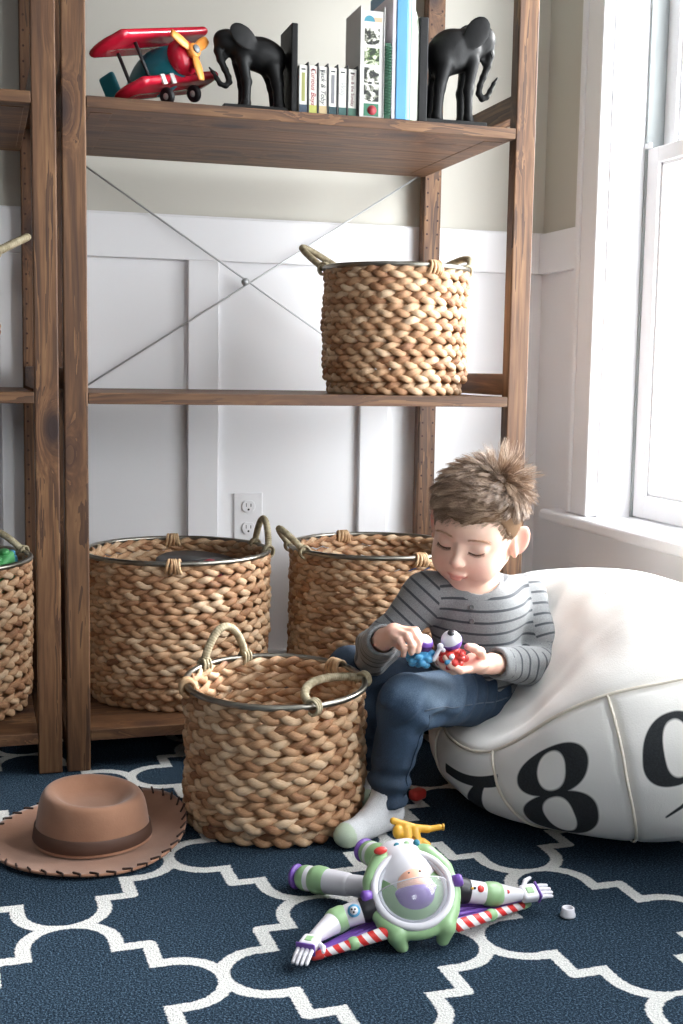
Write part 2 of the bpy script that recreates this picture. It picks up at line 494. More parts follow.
# ---------------------------------------------------------------- outlet
root = thing('wall_outlet', 'white double wall outlet plate on the panelled wall between the baskets', 'outlet', (.4215, YW, .408))
m_out = plain('outlet_plastic', (232, 232, 234), .35); m_slot = plain('outlet_slot', (40, 40, 42), .6)
g = G(); g.add(*span(.3865, .4565, YW-.0055, YW, .35, .466, .004, 3)); g.obj('cover_plate', m_out, root, False)
for z in (.434, .382):
    V, F = lathe([(.0165, 0), (.0165, .003), (.015, .004)], 28, (.4215, YW-.0055, z), (0, -1, 0))
    V[:, 2] = np.clip(V[:, 2], z-.0135, z+.0135)
    s = mesh_obj('socket', V, F, m_out, root, False)
    g = G(); g.add(*span(.4150, .4165, YW-.0100, YW-.009, z-.001, z+.0075, 0)); g.add(*span(.4260, .4280, YW-.0100, YW-.009, z-.001, z+.0065, 0))
    g.add(*lathe([(.0026, 0), (.0026, .001)], 12, (.4213, YW-.009, z-.0075), (0, -1, 0)))
    o = g.obj('slots', m_slot, None, False); o.data.transform(Matrix.Translation(-Vector(root.location))); o.parent = s; o['label'] = 'dark slots'
# ================================================================ wood
def wood(name, axis, light=0.):
    M = Mat(name, (.2, .1, .05), .55)
    sc_ = [26., 26., 26.]; sc_[axis] = 1.6
    tc = M.n('ShaderNodeTexCoord')
    oi = M.n('ShaderNodeObjectInfo')
    off = M.n('ShaderNodeVectorMath', operation='SCALE'); off.inputs[0].default_value = (7.1, 3.3, 5.7); M.l(oi.outputs['Random'], off.inputs['Scale'])
    ad = M.n('ShaderNodeVectorMath', operation='ADD'); M.l(tc.outputs['Object'], ad.inputs[0]); M.l(off.outputs[0], ad.inputs[1])
    # knots warp the grain
    ks = [9., 9., 9.]; ks[axis] = 4.6
    mk = M.n('ShaderNodeMapping'); mk.inputs['Scale'].default_value = ks; M.l(ad.outputs[0], mk.inputs['Vector'])
    vo = M.n('ShaderNodeTexVoronoi'); vo.inputs['Scale'].default_value = 1.; M.l(mk.outputs[0], vo.inputs['Vector'])
    kd = vo.outputs['Distance']
    knot = M.math('SUBTRACT', 1., M.math('MULTIPLY', kd, 4.0), clamp=True)
    halo = M.math('SUBTRACT', 1., M.math('MULTIPLY', kd, 2.0), clamp=True)
    mp = M.n('ShaderNodeMapping'); mp.inputs['Scale'].default_value = sc_; M.l(ad.outputs[0], mp.inputs['Vector'])
    wv = M.n('ShaderNodeVectorMath', operation='ADD'); cb = M.n('ShaderNodeCombineXYZ')
    M.l(mp.outputs[0], wv.inputs[0]); q = M.math('MULTIPLY', M.math('POWER', halo, 2.), 1.4)
    for i in range(3): M.l(q, cb.inputs[i])
    M.l(cb.outputs[0], wv.inputs[1])
    g1 = M.noise(wv.outputs[0], 1.0, 4, .6, .8)
    g2 = M.noise(wv.outputs[0], 5., 3, .6)
    f = M.math('MULTIPLY_ADD', M.math('FRACT', M.math('MULTIPLY', g1, 5.)), .40, M.math('MULTIPLY', g2, .60))
    c = M.ramp(f, [(.18, srgb(48, 28, 17)), (.5, srgb(98, 65, 39)), (.85, srgb(146, 107, 70))])
    big = M.noise(ad.outputs[0], 2.2, 2)
    c = M.mix(M.math('MULTIPLY_ADD', big, 1.2, -.35, clamp=True), c, srgb(70, 46, 29))
    c = M.mix(M.math('MULTIPLY', halo, .35), c, srgb(96, 58, 36))
    c = M.mix(M.math('MULTIPLY', knot, 1.6, clamp=True), c, srgb(44, 24, 18))
    M.base(c); M.bump(M.math('ADD', g2, M.math('MULTIPLY', knot, -.6)), .25, .0012)
    return M.m
m_woodz = wood('stained_pine_upright', 2); m_woodx = wood('stained_pine_board', 0); m_woody = wood('stained_pine_rung', 1)
m_pin = plain('dowel_hole_shade', (58, 34, 24), .8)  # flat dark discs painting the shade inside the peg holes
m_rod = Mat('galvanised_rod', srgb(196, 198, 200), .35, .25).m

SD = .516; ZT = 1.2364; ZM = .7106; ZB = .0786; TH = .0205; PW = .043; PD = .032; PH = 1.79
def shelf_unit(x0, label):
    """x0 = inner face of its left posts"""
    W = .83
    root = thing('shelving_unit', label, 'shelf', (x0 + W/2, SD/2, 0), 'stained pine shelving bays')
    for xa, xb in ((x0-PW-.0005, x0-.0005), (x0+W+.0005, x0+W+PW+.0005)):
        for back in (0, 1):
            g = G(); y0, y1 = (0, PD) if not back else (SD-.002, SD+PD-.002)
            g.add(*span(xa, xb, y0, y1, 0.0005, PH, .0025))
            if back:
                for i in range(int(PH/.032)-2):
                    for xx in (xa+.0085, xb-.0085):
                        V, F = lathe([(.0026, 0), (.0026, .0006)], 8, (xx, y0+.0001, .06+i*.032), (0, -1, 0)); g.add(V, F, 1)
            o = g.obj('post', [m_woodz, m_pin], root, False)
        for z in (.03, .735, 1.285, 1.74):
            G().add(*span(xa+.004, xb-.004, PD, SD-.004, z-.022, z+.022, .003)).obj('rung', m_woody, root, False)
    for z in (ZT, ZM, ZB, 1.76):
        g = G()
        for k in range(5):
            ya = .0 + k * SD/5; g.add(*span(x0, x0+W, ya+.0001, ya+SD/5-.0001, z-TH, z, .0012), 0)
        for xx in (x0+.03, x0+W-.03): g.add(*span(xx-.02, xx+.02, .04, SD-.04, z-TH-.001, z-TH+.002, .001), 0)
        g.obj('shelf_board', m_woodx, root, False)
    return root
bay = shelf_unit(0, 'stained pine shelving bay on the right holding the elephants, books and toy plane')
bay2 = shelf_unit(-.926, 'dark stained pine shelving bay cut off by the left picture edge')
# cross brace behind the right bay
rb = G(); YR = SD+.020
rods = [((.004, YR, 1.222), (.826, YR, .690)), ((.004, YR+.004, .690), (.826, YR+.004, 1.222))]
for a, b in rods: rb.add(*tube([A(a), A(b)], .0021, 8))
rb.add(*lathe([(.009, -.004), (.009, .004)], 20, (.405, YR+.002, .958), (0, 1, 0)))
rb.obj('cross_brace', m_rod, bay, True, label='thin steel rods crossing behind the shelves')
# ================================================================ baskets
M = Mat('braided_hyacinth', srgb(190, 150, 104), .62)
v = M.coord('Object'); t = M.attr('tint')
n1 = M.noise(v, 26, 3); n2 = M.noise(v, 260, 2)
cb = M.n('ShaderNodeCombineXYZ'); M.l(M.math('MULTIPLY', M.attr('fib'), 9.), cb.inputs[0]); M.l(M.math('MULTIPLY', M.attr('run'), 22.), cb.inputs[1]); M.l(M.math('MULTIPLY', t, 40.), cb.inputs[2])
fb = M.noise(cb.outputs[0], 1., 3, .65)
f = M.math('ADD', M.math('ADD', M.math('MULTIPLY', t, .34), M.math('MULTIPLY', n1, .40)), M.math('MULTIPLY', fb, .38))
c = M.ramp(f, [(.30, srgb(118, 76, 50)), (.46, srgb(168, 124, 88)), (.62, srgb(196, 160, 124)), (.82, srgb(220, 195, 164))])
M.base(c); M.bump(M.math('ADD', fb, M.math('MULTIPLY', n2, .3)), .55, .0016)
m_braid = M.m
M = Mat('twisted_seagrass', srgb(168, 156, 128), .7); v = M.coord('Object')
M.base(M.ramp(M.noise(v, 90, 2), [(.3, srgb(138, 124, 96)), (.7, srgb(192, 180, 150))])); M.bump(M.noise(v, 500, 2), .4, .001)
m_grass = M.m
M = Mat('binding_cane', srgb(196, 160, 118), .6); v = M.coord('Object'); M.base(M.ramp(M.noise(v, 60, 2), [(.3, srgb(170, 128, 88)), (.7, srgb(214, 182, 142))])); m_bind = M.m
m_rim = Mat('nickel_hoop', srgb(150, 146, 136), .32, 1.).m

def basket_body(R, H, rows, nper, tilt=0., seed=0, base_in=.86):
    rs = np.random.RandomState(seed)
    g = G(); rh = H / rows; FIB = []; RUN = []
    for r in range(rows):
        z = rh * (r + .5); f = z / H
        Rr = R * (base_in + (1 - base_in) * min(1, (z / (H*.16))) ** .55)
        spp = 18; m = nper * spp
        th = np.linspace(0, 2*PI, m, endpoint=False)
        ph0 = rs.rand() * 6.28
        sgn = 1
        wob = .0022*np.sin(3*th + rs.rand()*6) + .0014*np.sin(7*th + rs.rand()*6)
        jit = 1 + .10*np.sin(5*th + rs.rand()*6) + .08*np.sin(9*th + rs.rand()*6)
        for k in range(3):
            a = nper * th * 1. + ph0 + k * 2*PI/3 + .25*np.sin(2*th + ph0)
            A_ = rh * .305; B_ = .0052
            lat = A_ * np.sin(a) * jit; dep = B_ * np.sin(2*a)
            rad = Rr - .007 + dep + wob
            P = np.stack([rad*np.cos(th), rad*np.sin(th), z + lat], 1)
            N = np.stack([np.cos(th), np.sin(th), 0*th], 1)
            wv = np.interp(th, np.linspace(0, 2*PI, nper*2+1), rs.rand(nper*2+1))
            w = rh * .262 * (.86 + .26*wv + .13*np.sin(2*a - .6))
            V, F = tube(P, w, 10, True, flat=(N, .70))
            lob = np.floor((a + .9) / PI).astype(int) % 4000
            tb = rs.rand(4001)[lob]
            g.add(V, F, 0, np.repeat(tb, 10))
            FIB.append(np.tile(np.sin(np.linspace(0, 2*PI, 10, endpoint=False)), m)); RUN.append(np.repeat(th*R*8, 10))
    # bottom: coiled braid drawn as concentric rope rings
    rr = .012
    while rr < R*base_in - .004:
        m = max(24, int(rr*500)); th = np.linspace(0, 2*PI, m, endpoint=False)
        P = np.stack([rr*np.cos(th), rr*np.sin(th), .006+.001*np.sin(th*m/6)], 1)
        V, F = tube(P, .0065, 6, True); g.add(V, F, 0, np.repeat(.4+.3*np.sin(th*m/5), 6)); rr += .0115; FIB.append(np.zeros(len(V))); RUN.append(np.repeat(th*rr*8, 6))
    g.fib = np.concatenate(FIB); g.run = np.concatenate(RUN)
    return g

def place(g, c, rot=0., tilt=0., H=1.):
    out = []
    cr, sr = math.cos(rot), math.sin(rot)
    for V in g.V:
        W = V.copy(); W[:, 0] = V[:, 0]*cr - V[:, 1]*sr; W[:, 1] = V[:, 0]*sr + V[:, 1]*cr
        W[:, 2] += tilt * W[:, 1] * (V[:, 2] / H)
        out.append(W + A(c))
    h = G(); h.V = out; h.F = g.F; h.M = g.M; h.A = g.A; h.n = g.n
    return h

def rope_handle(c, R, z, az, half, h, lean, tilt=0., thick=.0066, flare=.6):
    """arch standing on the hoop; lean = degrees outward from vertical"""
    az = math.radians(az); hf = math.radians(half); le = math.radians(lean)
    a0, a1 = az - hf, az + hf
    P0 = A([R*math.cos(a0), R*math.sin(a0), 0]); P1 = A([R*math.cos(a1), R*math.sin(a1), 0])
    out = A([math.cos(az), math.sin(az), 0]); d = out*math.sin(le) + A([0, 0, 1])*math.cos(le)
    s = np.linspace(0, 1, 120)
    u = .5 - .5*np.cos(PI*s)
    prof = np.sin(PI*u) ** flare
    P = P0 + (P1 - P0)*u[:, None] + d*(h*prof)[:, None]
    P[:, 2] += tilt*P[:, 1]
    P = P + A([c[0], c[1], z])
    seg = np.concatenate([[0], np.cumsum(np.linalg.norm(np.diff(P, axis=0), axis=1))])
    si = np.arange(0, seg[-1], .0011)
    Pi = np.stack([np.interp(si, seg, P[:, k]) for k in range(3)], 1)
    r = thick * (1 + .13*np.abs(np.sin(si / .0046 * PI)))
    V, F = tube(Pi, r, 9)
    # tilt the ridges so they read as a wound twine
    g = G(); g.add(V, F)
    for Q in (Pi[0], Pi[-1]):
        for k in range(3):
            o = out * 0; tdir = np.cross(out, A([0, 0, 1]))
            ctr = Q + tdir * (k-1) * .006 + A([0, 0, -.001])
            t = np.linspace(0, 2*PI, 20, endpoint=False)
            P_ = ctr + out*(np.cos(t)*.0105)[:, None] + A([0, 0, 1.])*(np.sin(t)*.0125)[:, None] + tdir*(.0015*np.sin(t))[:, None]
            g.add(*tube(P_, .0026, 6, True))
    return g

def rim_wrap(c, R, z, az, tilt=0., n=5):
    az = math.radians(az); g = G()
    for k in range(n):
        a = az + (k - (n-1)/2) * .0062 / R
        out = A([math.cos(a), math.sin(a), 0]); tdir = A([-math.sin(a), math.cos(a), 0])
        ctr = A([c[0], c[1], z]) + out*(R-.002); ctr[2] += tilt*out[1]*R - .005
        t = np.linspace(0, 2*PI, 22, endpoint=False)
        P = ctr + out*(np.cos(t)*.0115)[:, None] + A([0, 0, 1.])*(np.sin(t)*.0128)[:, None] + tdir*(.003*np.sin(t+k))[:, None]
        g.add(*tube(P, .0033, 7, True))
    return g

def basket(label, c, body, R, H, handles, wraps, rot=0., tilt=0.):
    root = thing('wicker_basket', label, 'basket', c, 'braided baskets with metal hoops')
    place(body, c, rot, tilt, H).obj('woven_body', m_braid, root, attrs={'fib': body.fib, 'run': body.run})
    t = np.linspace(0, 2*PI, 96, endpoint=False)
    z = c[2] + H + .001
    hoop = mesh_obj('rim_hoop', *tube(np.stack([c[0]+R*np.cos(t), c[1]+R*np.sin(t), z + tilt*R*np.sin(t)], 1), .0052, 10, True), m_rim, root)
    hoop['label'] = 'dull metal hoop around the mouth'
    for (az, half, h, lean) in handles: rope_handle(c, R, z, az, half, h, lean, tilt).obj('handle', m_grass, root)
    for az in wraps: rim_wrap(c, R, z, az, tilt).obj('rim_binding', m_bind, root)
    return root

big = basket_body(.192, .298, 12, 11, seed=3)
sml = basket_body(.151, .236, 9, 9, seed=5)
sml2 = basket_body(.151, .257, 10, 9, seed=9)
bkF = basket('empty braided basket standing on the rug in front of the shelves', (.277, -.326, .003), sml, .150, .236,
             [(115, 17, .062, 0), (-44, 36, .050, -80)], [178, 30], rot=.3, tilt=.045)
bkA = basket('large braided basket on the bottom shelf beside the double posts', (.203, .2567, ZB+.001), big, .191, .298, [(3, 16, .062, 4)], [-101, 84], rot=0)
bkB = basket('large braided basket on the bottom shelf right behind the boy', (.642, .25, ZB+.001), big, .191, .298, [(183, 16, .058, 42)], [-80, 97], rot=1.9)
bkD = basket('small braided basket alone on the middle shelf with handles sticking out', (.652, .19, ZM+.001), sml2, .150, .257, [(141, 23, .090, 56), (14, 23, .050, 50)], [-78, 120], rot=.8)
bkC = basket('large braided basket of toys at the left edge on the bottom shelf', (-.288, .225, ZB+.001), big, .191, .298, [(38, 17, .05, -35)], [-60, 120], rot=2.6)
bkE = basket('basket on the left middle shelf, only its rope handle in view', (-.305, .19, ZM-.0+.001), sml2, .150, .257, [(5, 17, .075, 62), (185, 17, .07, 60)], [-60, 120], rot=2.0)

# things in the baskets
m_pgreen = plain('green_plastic', (92, 176, 108), .3); m_pblue = plain('blue_plastic', (70, 120, 190), .3); m_pcyan = plain('aqua_plastic', (70, 150, 190), .3)
m_dk = plain('dark_plastic', (28, 26, 30), .4); m_pink = plain('pink_plastic', (190, 70, 86), .4); m_wh = plain('white_plastic', (226, 226, 228), .35)
def toybox(name, label, cat, c, size, m, Rz, tiltv, stud=True, mm=None, grp=None):
    Rm = rotm((0, 0, 1), Rz) @ rotm(tiltv[0], tiltv[1])
    g = G(); g.add(*bbox(c, size, .008, 4, Rm))
    if stud:
        for sx in (-1, 1):
            for sy in (-1, 1):
                p = A(c) + Rm @ A([sx*size[0]*.25, sy*size[1]*.25, size[2]*.5]); g.add(*lathe([(.010, -.001), (.010, .006), (.008, .008)], 16, p, Rm[:, 2]))
    o = g.obj(name, m); origin_to(o, Vector(c)); tag(o, label, cat, grp); return o
toybox('toy_block', 'green plastic toy block on top of the toys in the left edge basket', 'toy block', (-.168, .182, ZB+.278), (.062, .085, .06), m_pgreen, -.35, ((1, 0, 0), .25))
toybox('toy_block', 'blue plastic toy block beside the green block in the left edge basket', 'toy block', (-.222, .262, ZB+.302), (.075, .05, .05), m_pblue, .5, ((0, 1, 0), .5), False)
toybox('toy_block', 'small aqua toy block behind the green block in the left edge basket', 'toy block', (-.148, .256, ZB+.280), (.05, .04, .035), m_pcyan, -.5, ((1, 0, 0), .3))
def bin_fill(c, R, z, n, mats, seed, grp, lab):
    """toys heaped in a basket, bedded on each other"""
    rs = np.random.RandomState(seed); cells = []
    for i in range(n):
        a = i * 2.4; r = R * math.sqrt((i+.5)/n) * .72
        p = A([c[0] + r*math.cos(a), c[1] + r*math.sin(a), z + rs.rand()*.006]); k = i % 3
        m = mats[i % len(mats)]
        if k == 0: V, F = bbox(p, (.062, .05, .045), .01, 3, rotm((0, 0, 1), rs.rand()*3))
        elif k == 1: V, F = sphere(p, .032, n=20, m=14)
        else: V, F = lathe([(.006, -.02), (.026, -.02), (.030, -.012), (.030, .012), (.024, .02), (.01, .022), (.008, .028), (0.001, .03)], 24, p, (rs.rand()-.5, rs.rand()-.5, .9))
        o = mesh_obj(['toy_brick', 'toy_ball', 'toy_cup'][k], V, F, m); origin_to(o, Vector(p))
        tag(o, lab, ['toy block', 'ball', 'cup'][k], grp)
m_red2 = plain('red_toy_plastic', (176, 52, 52), .35)
def lone(name, label, cat, V, F, m, p, grp=None):
    o = mesh_obj(name, V, F, m); origin_to(o, Vector(p)); tag(o, label, cat, grp); return o
ca = (.203, .2567)
p = (.255, .30, ZB+.245); lone('toy_bin_lid', 'black plastic lid lying inside the basket beside the double posts', 'lid', *lathe([(.001, .0), (.085, 0), (.092, .006), (.092, .022), (.086, .026), (.001, .03)], 40, p, (.06, -.1, 1)), m_dk, p)
p = (.262, .20, ZB+.262); lone('toy_ball', 'pink ball just showing over the hoop of the basket beside the double posts', 'ball', *sphere(p, .026, n=24, m=16), m_pink, p)
p = (.64, .24, ZB+.252); V, F = bbox(p, (.13, .09, .035), .01, 3, rotm((0, 0, 1), .5)); lone('toy_box', 'white plastic box inside the basket right behind the boy', 'box', V, F, m_wh, p)
p = (.72, .20, ZB+.255); V, F = bbox(p, (.05, .07, .03), .008, 3, rotm((0, 0, 1), -.4)); lone('toy_brick', 'blue plastic brick inside the basket right behind the boy', 'toy block', V, F, m_pblue, p)
# ================================================================ felt hat
M = Mat('tan_felt', srgb(150, 108, 82), .9); v = M.coord('Object')
M.base(M.ramp(M.noise(v, 14, 4), [(.3, srgb(140, 98, 74)), (.7, srgb(162, 118, 92))])); M.bump(M.noise(v, 300, 3), .3, .0008)
M.b.inputs['Sheen Weight'].default_value = .3
m_felt = M.m
m_band = plain('brown_hat_band', (84, 58, 46), .7); m_lace = plain('dark_brown_lacing', (58, 38, 30), .7)
hc = A([-.034, -.343, 0.])
hat = thing('cowboy_hat', 'tan felt cowboy hat with dark edge lacing lying on the rug', 'hat', (hc[0], hc[1], 0))
def brim(r, th):
    """r 0..1 from crown to edge"""
    x = (.080 + .076*r) * np.cos(th); y = (.074 + .092*r) * np.sin(th) 
    up = .020*np.cos(th)**2*(np.cos(th) > 0) + .004*np.cos(th)**2*(np.cos(th) < 0)
    z = .007 + up * r**1.6 + .020*r**1.5*(np.cos(th-.9).clip(0))**2 - .004*r*(1-r)*4 + .0025*r*np.sin(3*th+1)
    return np.stack([x + hc[0], y + hc[1] - .0*r, z], -1)
n = 120; th = np.linspace(0, 2*PI, n, endpoint=False); rs_ = np.linspace(0, 1, 16)
top = np.concatenate([brim(r, th) for r in rs_]); bot = np.concatenate([brim(r, th) for r in rs_[::-1]]); bot[:, 2] -= .0035
V = np.concatenate([top, bot]); m_ = 32
F = [[i*n+k, i*n+(k+1) % n, (i+1)*n+(k+1) % n, (i+1)*n+k] for i in range(m_-1) for k in range(n)]
mesh_obj('brim', V, F, m_felt, hat)
# crown: telescope top with a dent
prof = [(1.05, 0.004), (1.02, .012), (1.0, .03), (.965, .055), (.925, .075), (.87, .088), (.80, .0935), (.70, .092), (.60, .084), (.48, .074), (.30, .070), (.15, .0695), (.001, .0695)]
P = []
n = 96; th = np.linspace(0, 2*PI, n, endpoint=False)
pr = A(prof); t = np.linspace(0, len(pr)-1, 60); pr = np.stack([np.interp(t, np.arange(len(pr)), pr[:, 0]), np.interp(t, np.arange(len(pr)), pr[:, 1])], 1)
for _ in range(4): pr[1:-1] = (pr[:-2] + 2*pr[1:-1] + pr[2:]) / 4
for r, z in pr:
    z = z*.90; r = r*1.08
    x = .083*r*np.cos(th); y = .079*r*np.sin(th)*(1 - .05*np.cos(th)); q_ = min(1., r*1.4)
    zz = z*(1 + .06*q_*np.sin(th) - .05*q_*np.cos(th)) 
    P.append(np.stack([hc[0]+.005 + x, hc[1] - .010 + y - z*.12, zz + 0*x + .004], -1))
V = np.concatenate(P); F = [[i*n+k, i*n+(k+1) % n, (i+1)*n+(k+1) % n, (i+1)*n+k] for i in range(len(pr)-1) for k in range(n)]
mesh_obj('crown', V, F, m_felt, hat)
g = G(); P = []
for z, o in ((.008, .0012), (.010, .0030), (.020, .0026), (.029, .0024), (.031, .0008)):
    r = np.interp(z, [0, .03, .055], [1.045*1.07, 1.0*1.075, .965*1.08])
    P.append(np.stack([hc[0]+.005 + (.083*r+o)*np.cos(th), hc[1]-.010 + (.079*r+o)*np.sin(th)*(1-.05*np.cos(th)) - z*.12, z*(1+.06*np.sin(th)-.05*np.cos(th)) + .004 + 0*th], -1))
V = np.concatenate(P); F = [[i*n+k, i*n+(k+1) % n, (i+1)*n+(k+1) % n, (i+1)*n+k] for i in range(4) for k in range(n)]
mesh_obj('hat_band', V, F, m_band, hat)
g = G()
for k in range(38):
    a = k * 2*PI/38
    r = np.linspace(.90, 1.012, 7); aa = a + np.linspace(0, .075, 7)
    P = np.stack([brim(rr_, A([t_]))[0] for rr_, t_ in zip(r, aa)]); P[:, 2] += .0016
    P = np.concatenate([P, P[-1:] + A([0, 0, -.005])])
    g.add(*tube(P, .0017, 6))
g.obj('edge_lacing', m_lace, hat)

# ================================================================ bean bag
BC = A([.856, -.383]); BH = .405
def tiltp(ph): return .26*np.cos(ph + .0)
def bag(ph, ps):
    """ph azimuth, ps latitude -pi/2..pi/2"""
    ph, ps = np.broadcast_arrays(ph, ps)
    a = .290; b = .386; ph = ph + .19*(.5 - ps)/1.2
    rho = np.abs(np.cos(ps)) ** .62
    # pillow out between the seams
    x = BC[0] + a*rho*np.cos(ph); y = BC[1] + b*rho*np.sin(ph)
    s = np.sign(np.sin(ps)) * np.abs(np.sin(ps)) ** .88
    zz = .5 + .5*s
    # the boy presses the left front down
    w = np.exp(-(((x - .600)/.195)**2 + ((y + .37)/.24)**2) ** 1.4)
    h = BH * (1 - .58*w)
    h = h - .03*sst(.0, .3, (BC[1] - y)) 
    z = h * zz + .001
    # wrinkles, strongest near the dent and the upper cover
    P = np.stack([x, y, z], -1).reshape(-1, 3)
    up = sst(.1, .7, np.sin(ps)).reshape(-1)
    d = np.sqrt(((P[:, 0]-.60)/1.)**2 + ((P[:, 1]+.30)/1.)**2)
    an = np.arctan2(P[:, 1]+.30, P[:, 0]-.60)
    wr = .0034*np.sin(an*13 + 2.5*np.sin(d*14) + 1) * np.exp(-((d-.20)/.09)**2) + .0035*fbm(P*A([1, 1, 1.6]), 22, 2, 4)
    wr2 = .0018*fbm(P*A([1, 1, 2.]), 26, 2, 8)
    nr = np.stack([np.cos(ph)*np.cos(ps), np.sin(ph)*np.cos(ps), np.sin(ps)], -1).reshape(-1, 3)
    P = P + nr * (wr*up + wr2*(1-up))[:, None] * sst(-1.0, -.6, np.sin(ps)).reshape(-1)[:, None]
    P[:, 2] = np.maximum(P[:, 2], .001)
    return P.reshape(ph.shape + (3,))
PS_TOP = .70                      # latitude of the band's upper seam
SEAMS = [math.radians(a) for a in (-194.5, -161.5, -124., -84.5, -48, -12, 24, 60, 96, 131)]
nph, nps = 900, 300
ph = np.linspace(-PI, PI, nph, endpoint=False); ps = np.linspace(-PI/2+.0001, PI/2-.0001, nps)
PH, PSS = np.meshgrid(ph, ps)
V = bag(PH, PSS).reshape(-1, 3)
k = np.arange(nps-1)[:, None]*nph; c_ = np.arange(nph)[None]; c2 = (c_+1) % nph
F = np.stack([k+c_, k+c2, k+nph+c2, k+nph+c_], -1).reshape(-1, 4)
# seams pull the cloth in
def seamdist(PH, PSS):
    d = np.full(PH.shape, 9.)
    for s in SEAMS:
        q = np.abs((PH - s + PI) % (2*PI) - PI) * .33
        d = np.minimum(d, np.where(PSS < PS_TOP + tiltp(PH), q, 9.))
    return np.minimum(d, np.abs(PSS - PS_TOP - tiltp(PH)) * .2)
nr = np.stack([np.cos(PH)*np.cos(PSS), np.sin(PH)*np.cos(PSS), np.sin(PSS)], -1).reshape(-1, 3)
sd_ = seamdist(PH, PSS).reshape(-1)
V = V - nr * (.004*np.exp(-(sd_/.010)**2))[:, None]
V[:, 2] = np.maximum(V[:, 2], .001)
# printed numerals as a signed distance field over the panels
def E_(x, y, cx, cy, rx, ry, rot=0.):
    c, s = math.cos(rot), math.sin(rot); u = (x-cx)*c + (y-cy)*s; v = -(x-cx)*s + (y-cy)*c
    q = (np.abs(u/rx)**2.3 + np.abs(v/ry)**2.3) ** (1/2.3); return (q - 1) * min(rx, ry)
def d8(x, y):
    o = np.minimum(E_(x, y, -.01, .245, .30, .245), E_(x, y, .01, -.235, .345, .265))
    h = np.minimum(E_(x, y, -.01, .245, .115, .195, .10), E_(x, y, .01, -.235, .135, .215, .10))
    return np.maximum(o, -h)
def d9(x, y):
    o = E_(x, y, 0, .166, .310, .333); h = E_(x, y, .040, .172, .145, .262, .16)
    bowl = np.maximum(o, -h); pts = A([(.31, .16), (.325, .02), (.30, -.14), (.22, -.28), (.10, -.40), (-.05, -.49)]); rr = [.085, .085, .062, .038, .022, .013]
    for i in range(5):
        a, b = pts[i], pts[i+1]; dx, dy = b-a; L = dx*dx + dy*dy
        t = np.clip(((x-a[0])*dx + (y-a[1])*dy)/L, 0, 1)
        bowl = np.minimum(bowl, np.hypot(x-a[0]-t*dx, y-a[1]-t*dy) - (rr[i] + (rr[i+1]-rr[i])*t))
    return bowl
    tail = np.maximum(E_(x, y, -.13, .07, .53, .50), -E_(x, y, -.30, .12, .50, .485))
    tail = np.maximum(tail, -(x + .22)); tail = np.maximum(tail, np.where(y > .2, E_(x, y, -.03, .16, .33, .33), -1.))
    return np.minimum(bowl, tail)
def d7(x, y):
    bar = np.maximum(np.abs(x) - .36, np.abs(y - .36) - .10)
    xs = .30 - .42*np.clip((.42 - y)/.92, 0, 1)**.6
    w = .07 + .08*np.clip((.3 - y)/.8, 0, 1)
    st = np.maximum(np.abs(x - xs) - w, np.abs(y + .04) - .46)
    return np.minimum(bar, st)
arc = .335*np.ones_like(PH)
ink = np.full(PH.shape, 1.)
PSC = -.085
for s0, fn, dx, dy, sz in ((-145, d8, 0, .045, .176), (-110.5, d9, 0, .13, .150), (-176, d7, 0, 0, .17)):
    u = ((PH - math.radians(s0) + PI) % (2*PI) - PI) * arc / (sz*1.16)
    z_ = (np.abs(np.sin(PSS))**.88*np.sign(PSS)) ; z0 = (np.abs(np.sin(PSC))**.88*np.sign(PSC))
    vv = (z_ - z0 - .42*np.cos(PH) - .139) * .5 * .36 / sz - dy; u = u - .17*vv
    ink = np.minimum(ink, fn(u, vv))
M = Mat('natural_canvas', srgb(238, 236, 232), .85); v = M.coord('Object')
wv = M.noise(v, 420, 2)
cc = M.ramp(M.noise(v, 7, 3), [(.3, srgb(234, 231, 226)), (.7, srgb(242, 240, 236))])
msk = M.math('MULTIPLY_ADD', M.attr('ink'), -70., .5, clamp=True)
inkc = M.ramp(wv, [(.3, srgb(30, 33, 36)), (.7, srgb(44, 48, 52))])
M.base(M.mix(msk, cc, inkc)); M.bump(M.math('ADD', wv, M.math('MULTIPLY', M.noise(v, 40, 3), 1.2)), .3, .0015)
bagroot = thing('bean_bag', 'large off-white canvas bean bag printed with black numerals in the corner', 'bean bag', (BC[0], BC[1], 0))
mesh_obj('cover', V, F, M.m, bagroot, attrs={'ink': ink.reshape(-1)})
m_pip = plain('cream_piping', (222, 214, 200), .8)
for s in SEAMS:
    p_ = np.linspace(-1.15, PS_TOP + tiltp(s), 60); P = bag(np.full(60, s), p_)
    o = mesh_obj('piping', *tube(P, .0024, 6), m_pip, bagroot)
p_ = np.linspace(-PI, PI, 240, endpoint=False); P = bag(p_, PS_TOP + tiltp(p_))
mesh_obj('piping', *tube(P, .0026, 6, True), m_pip, bagroot)
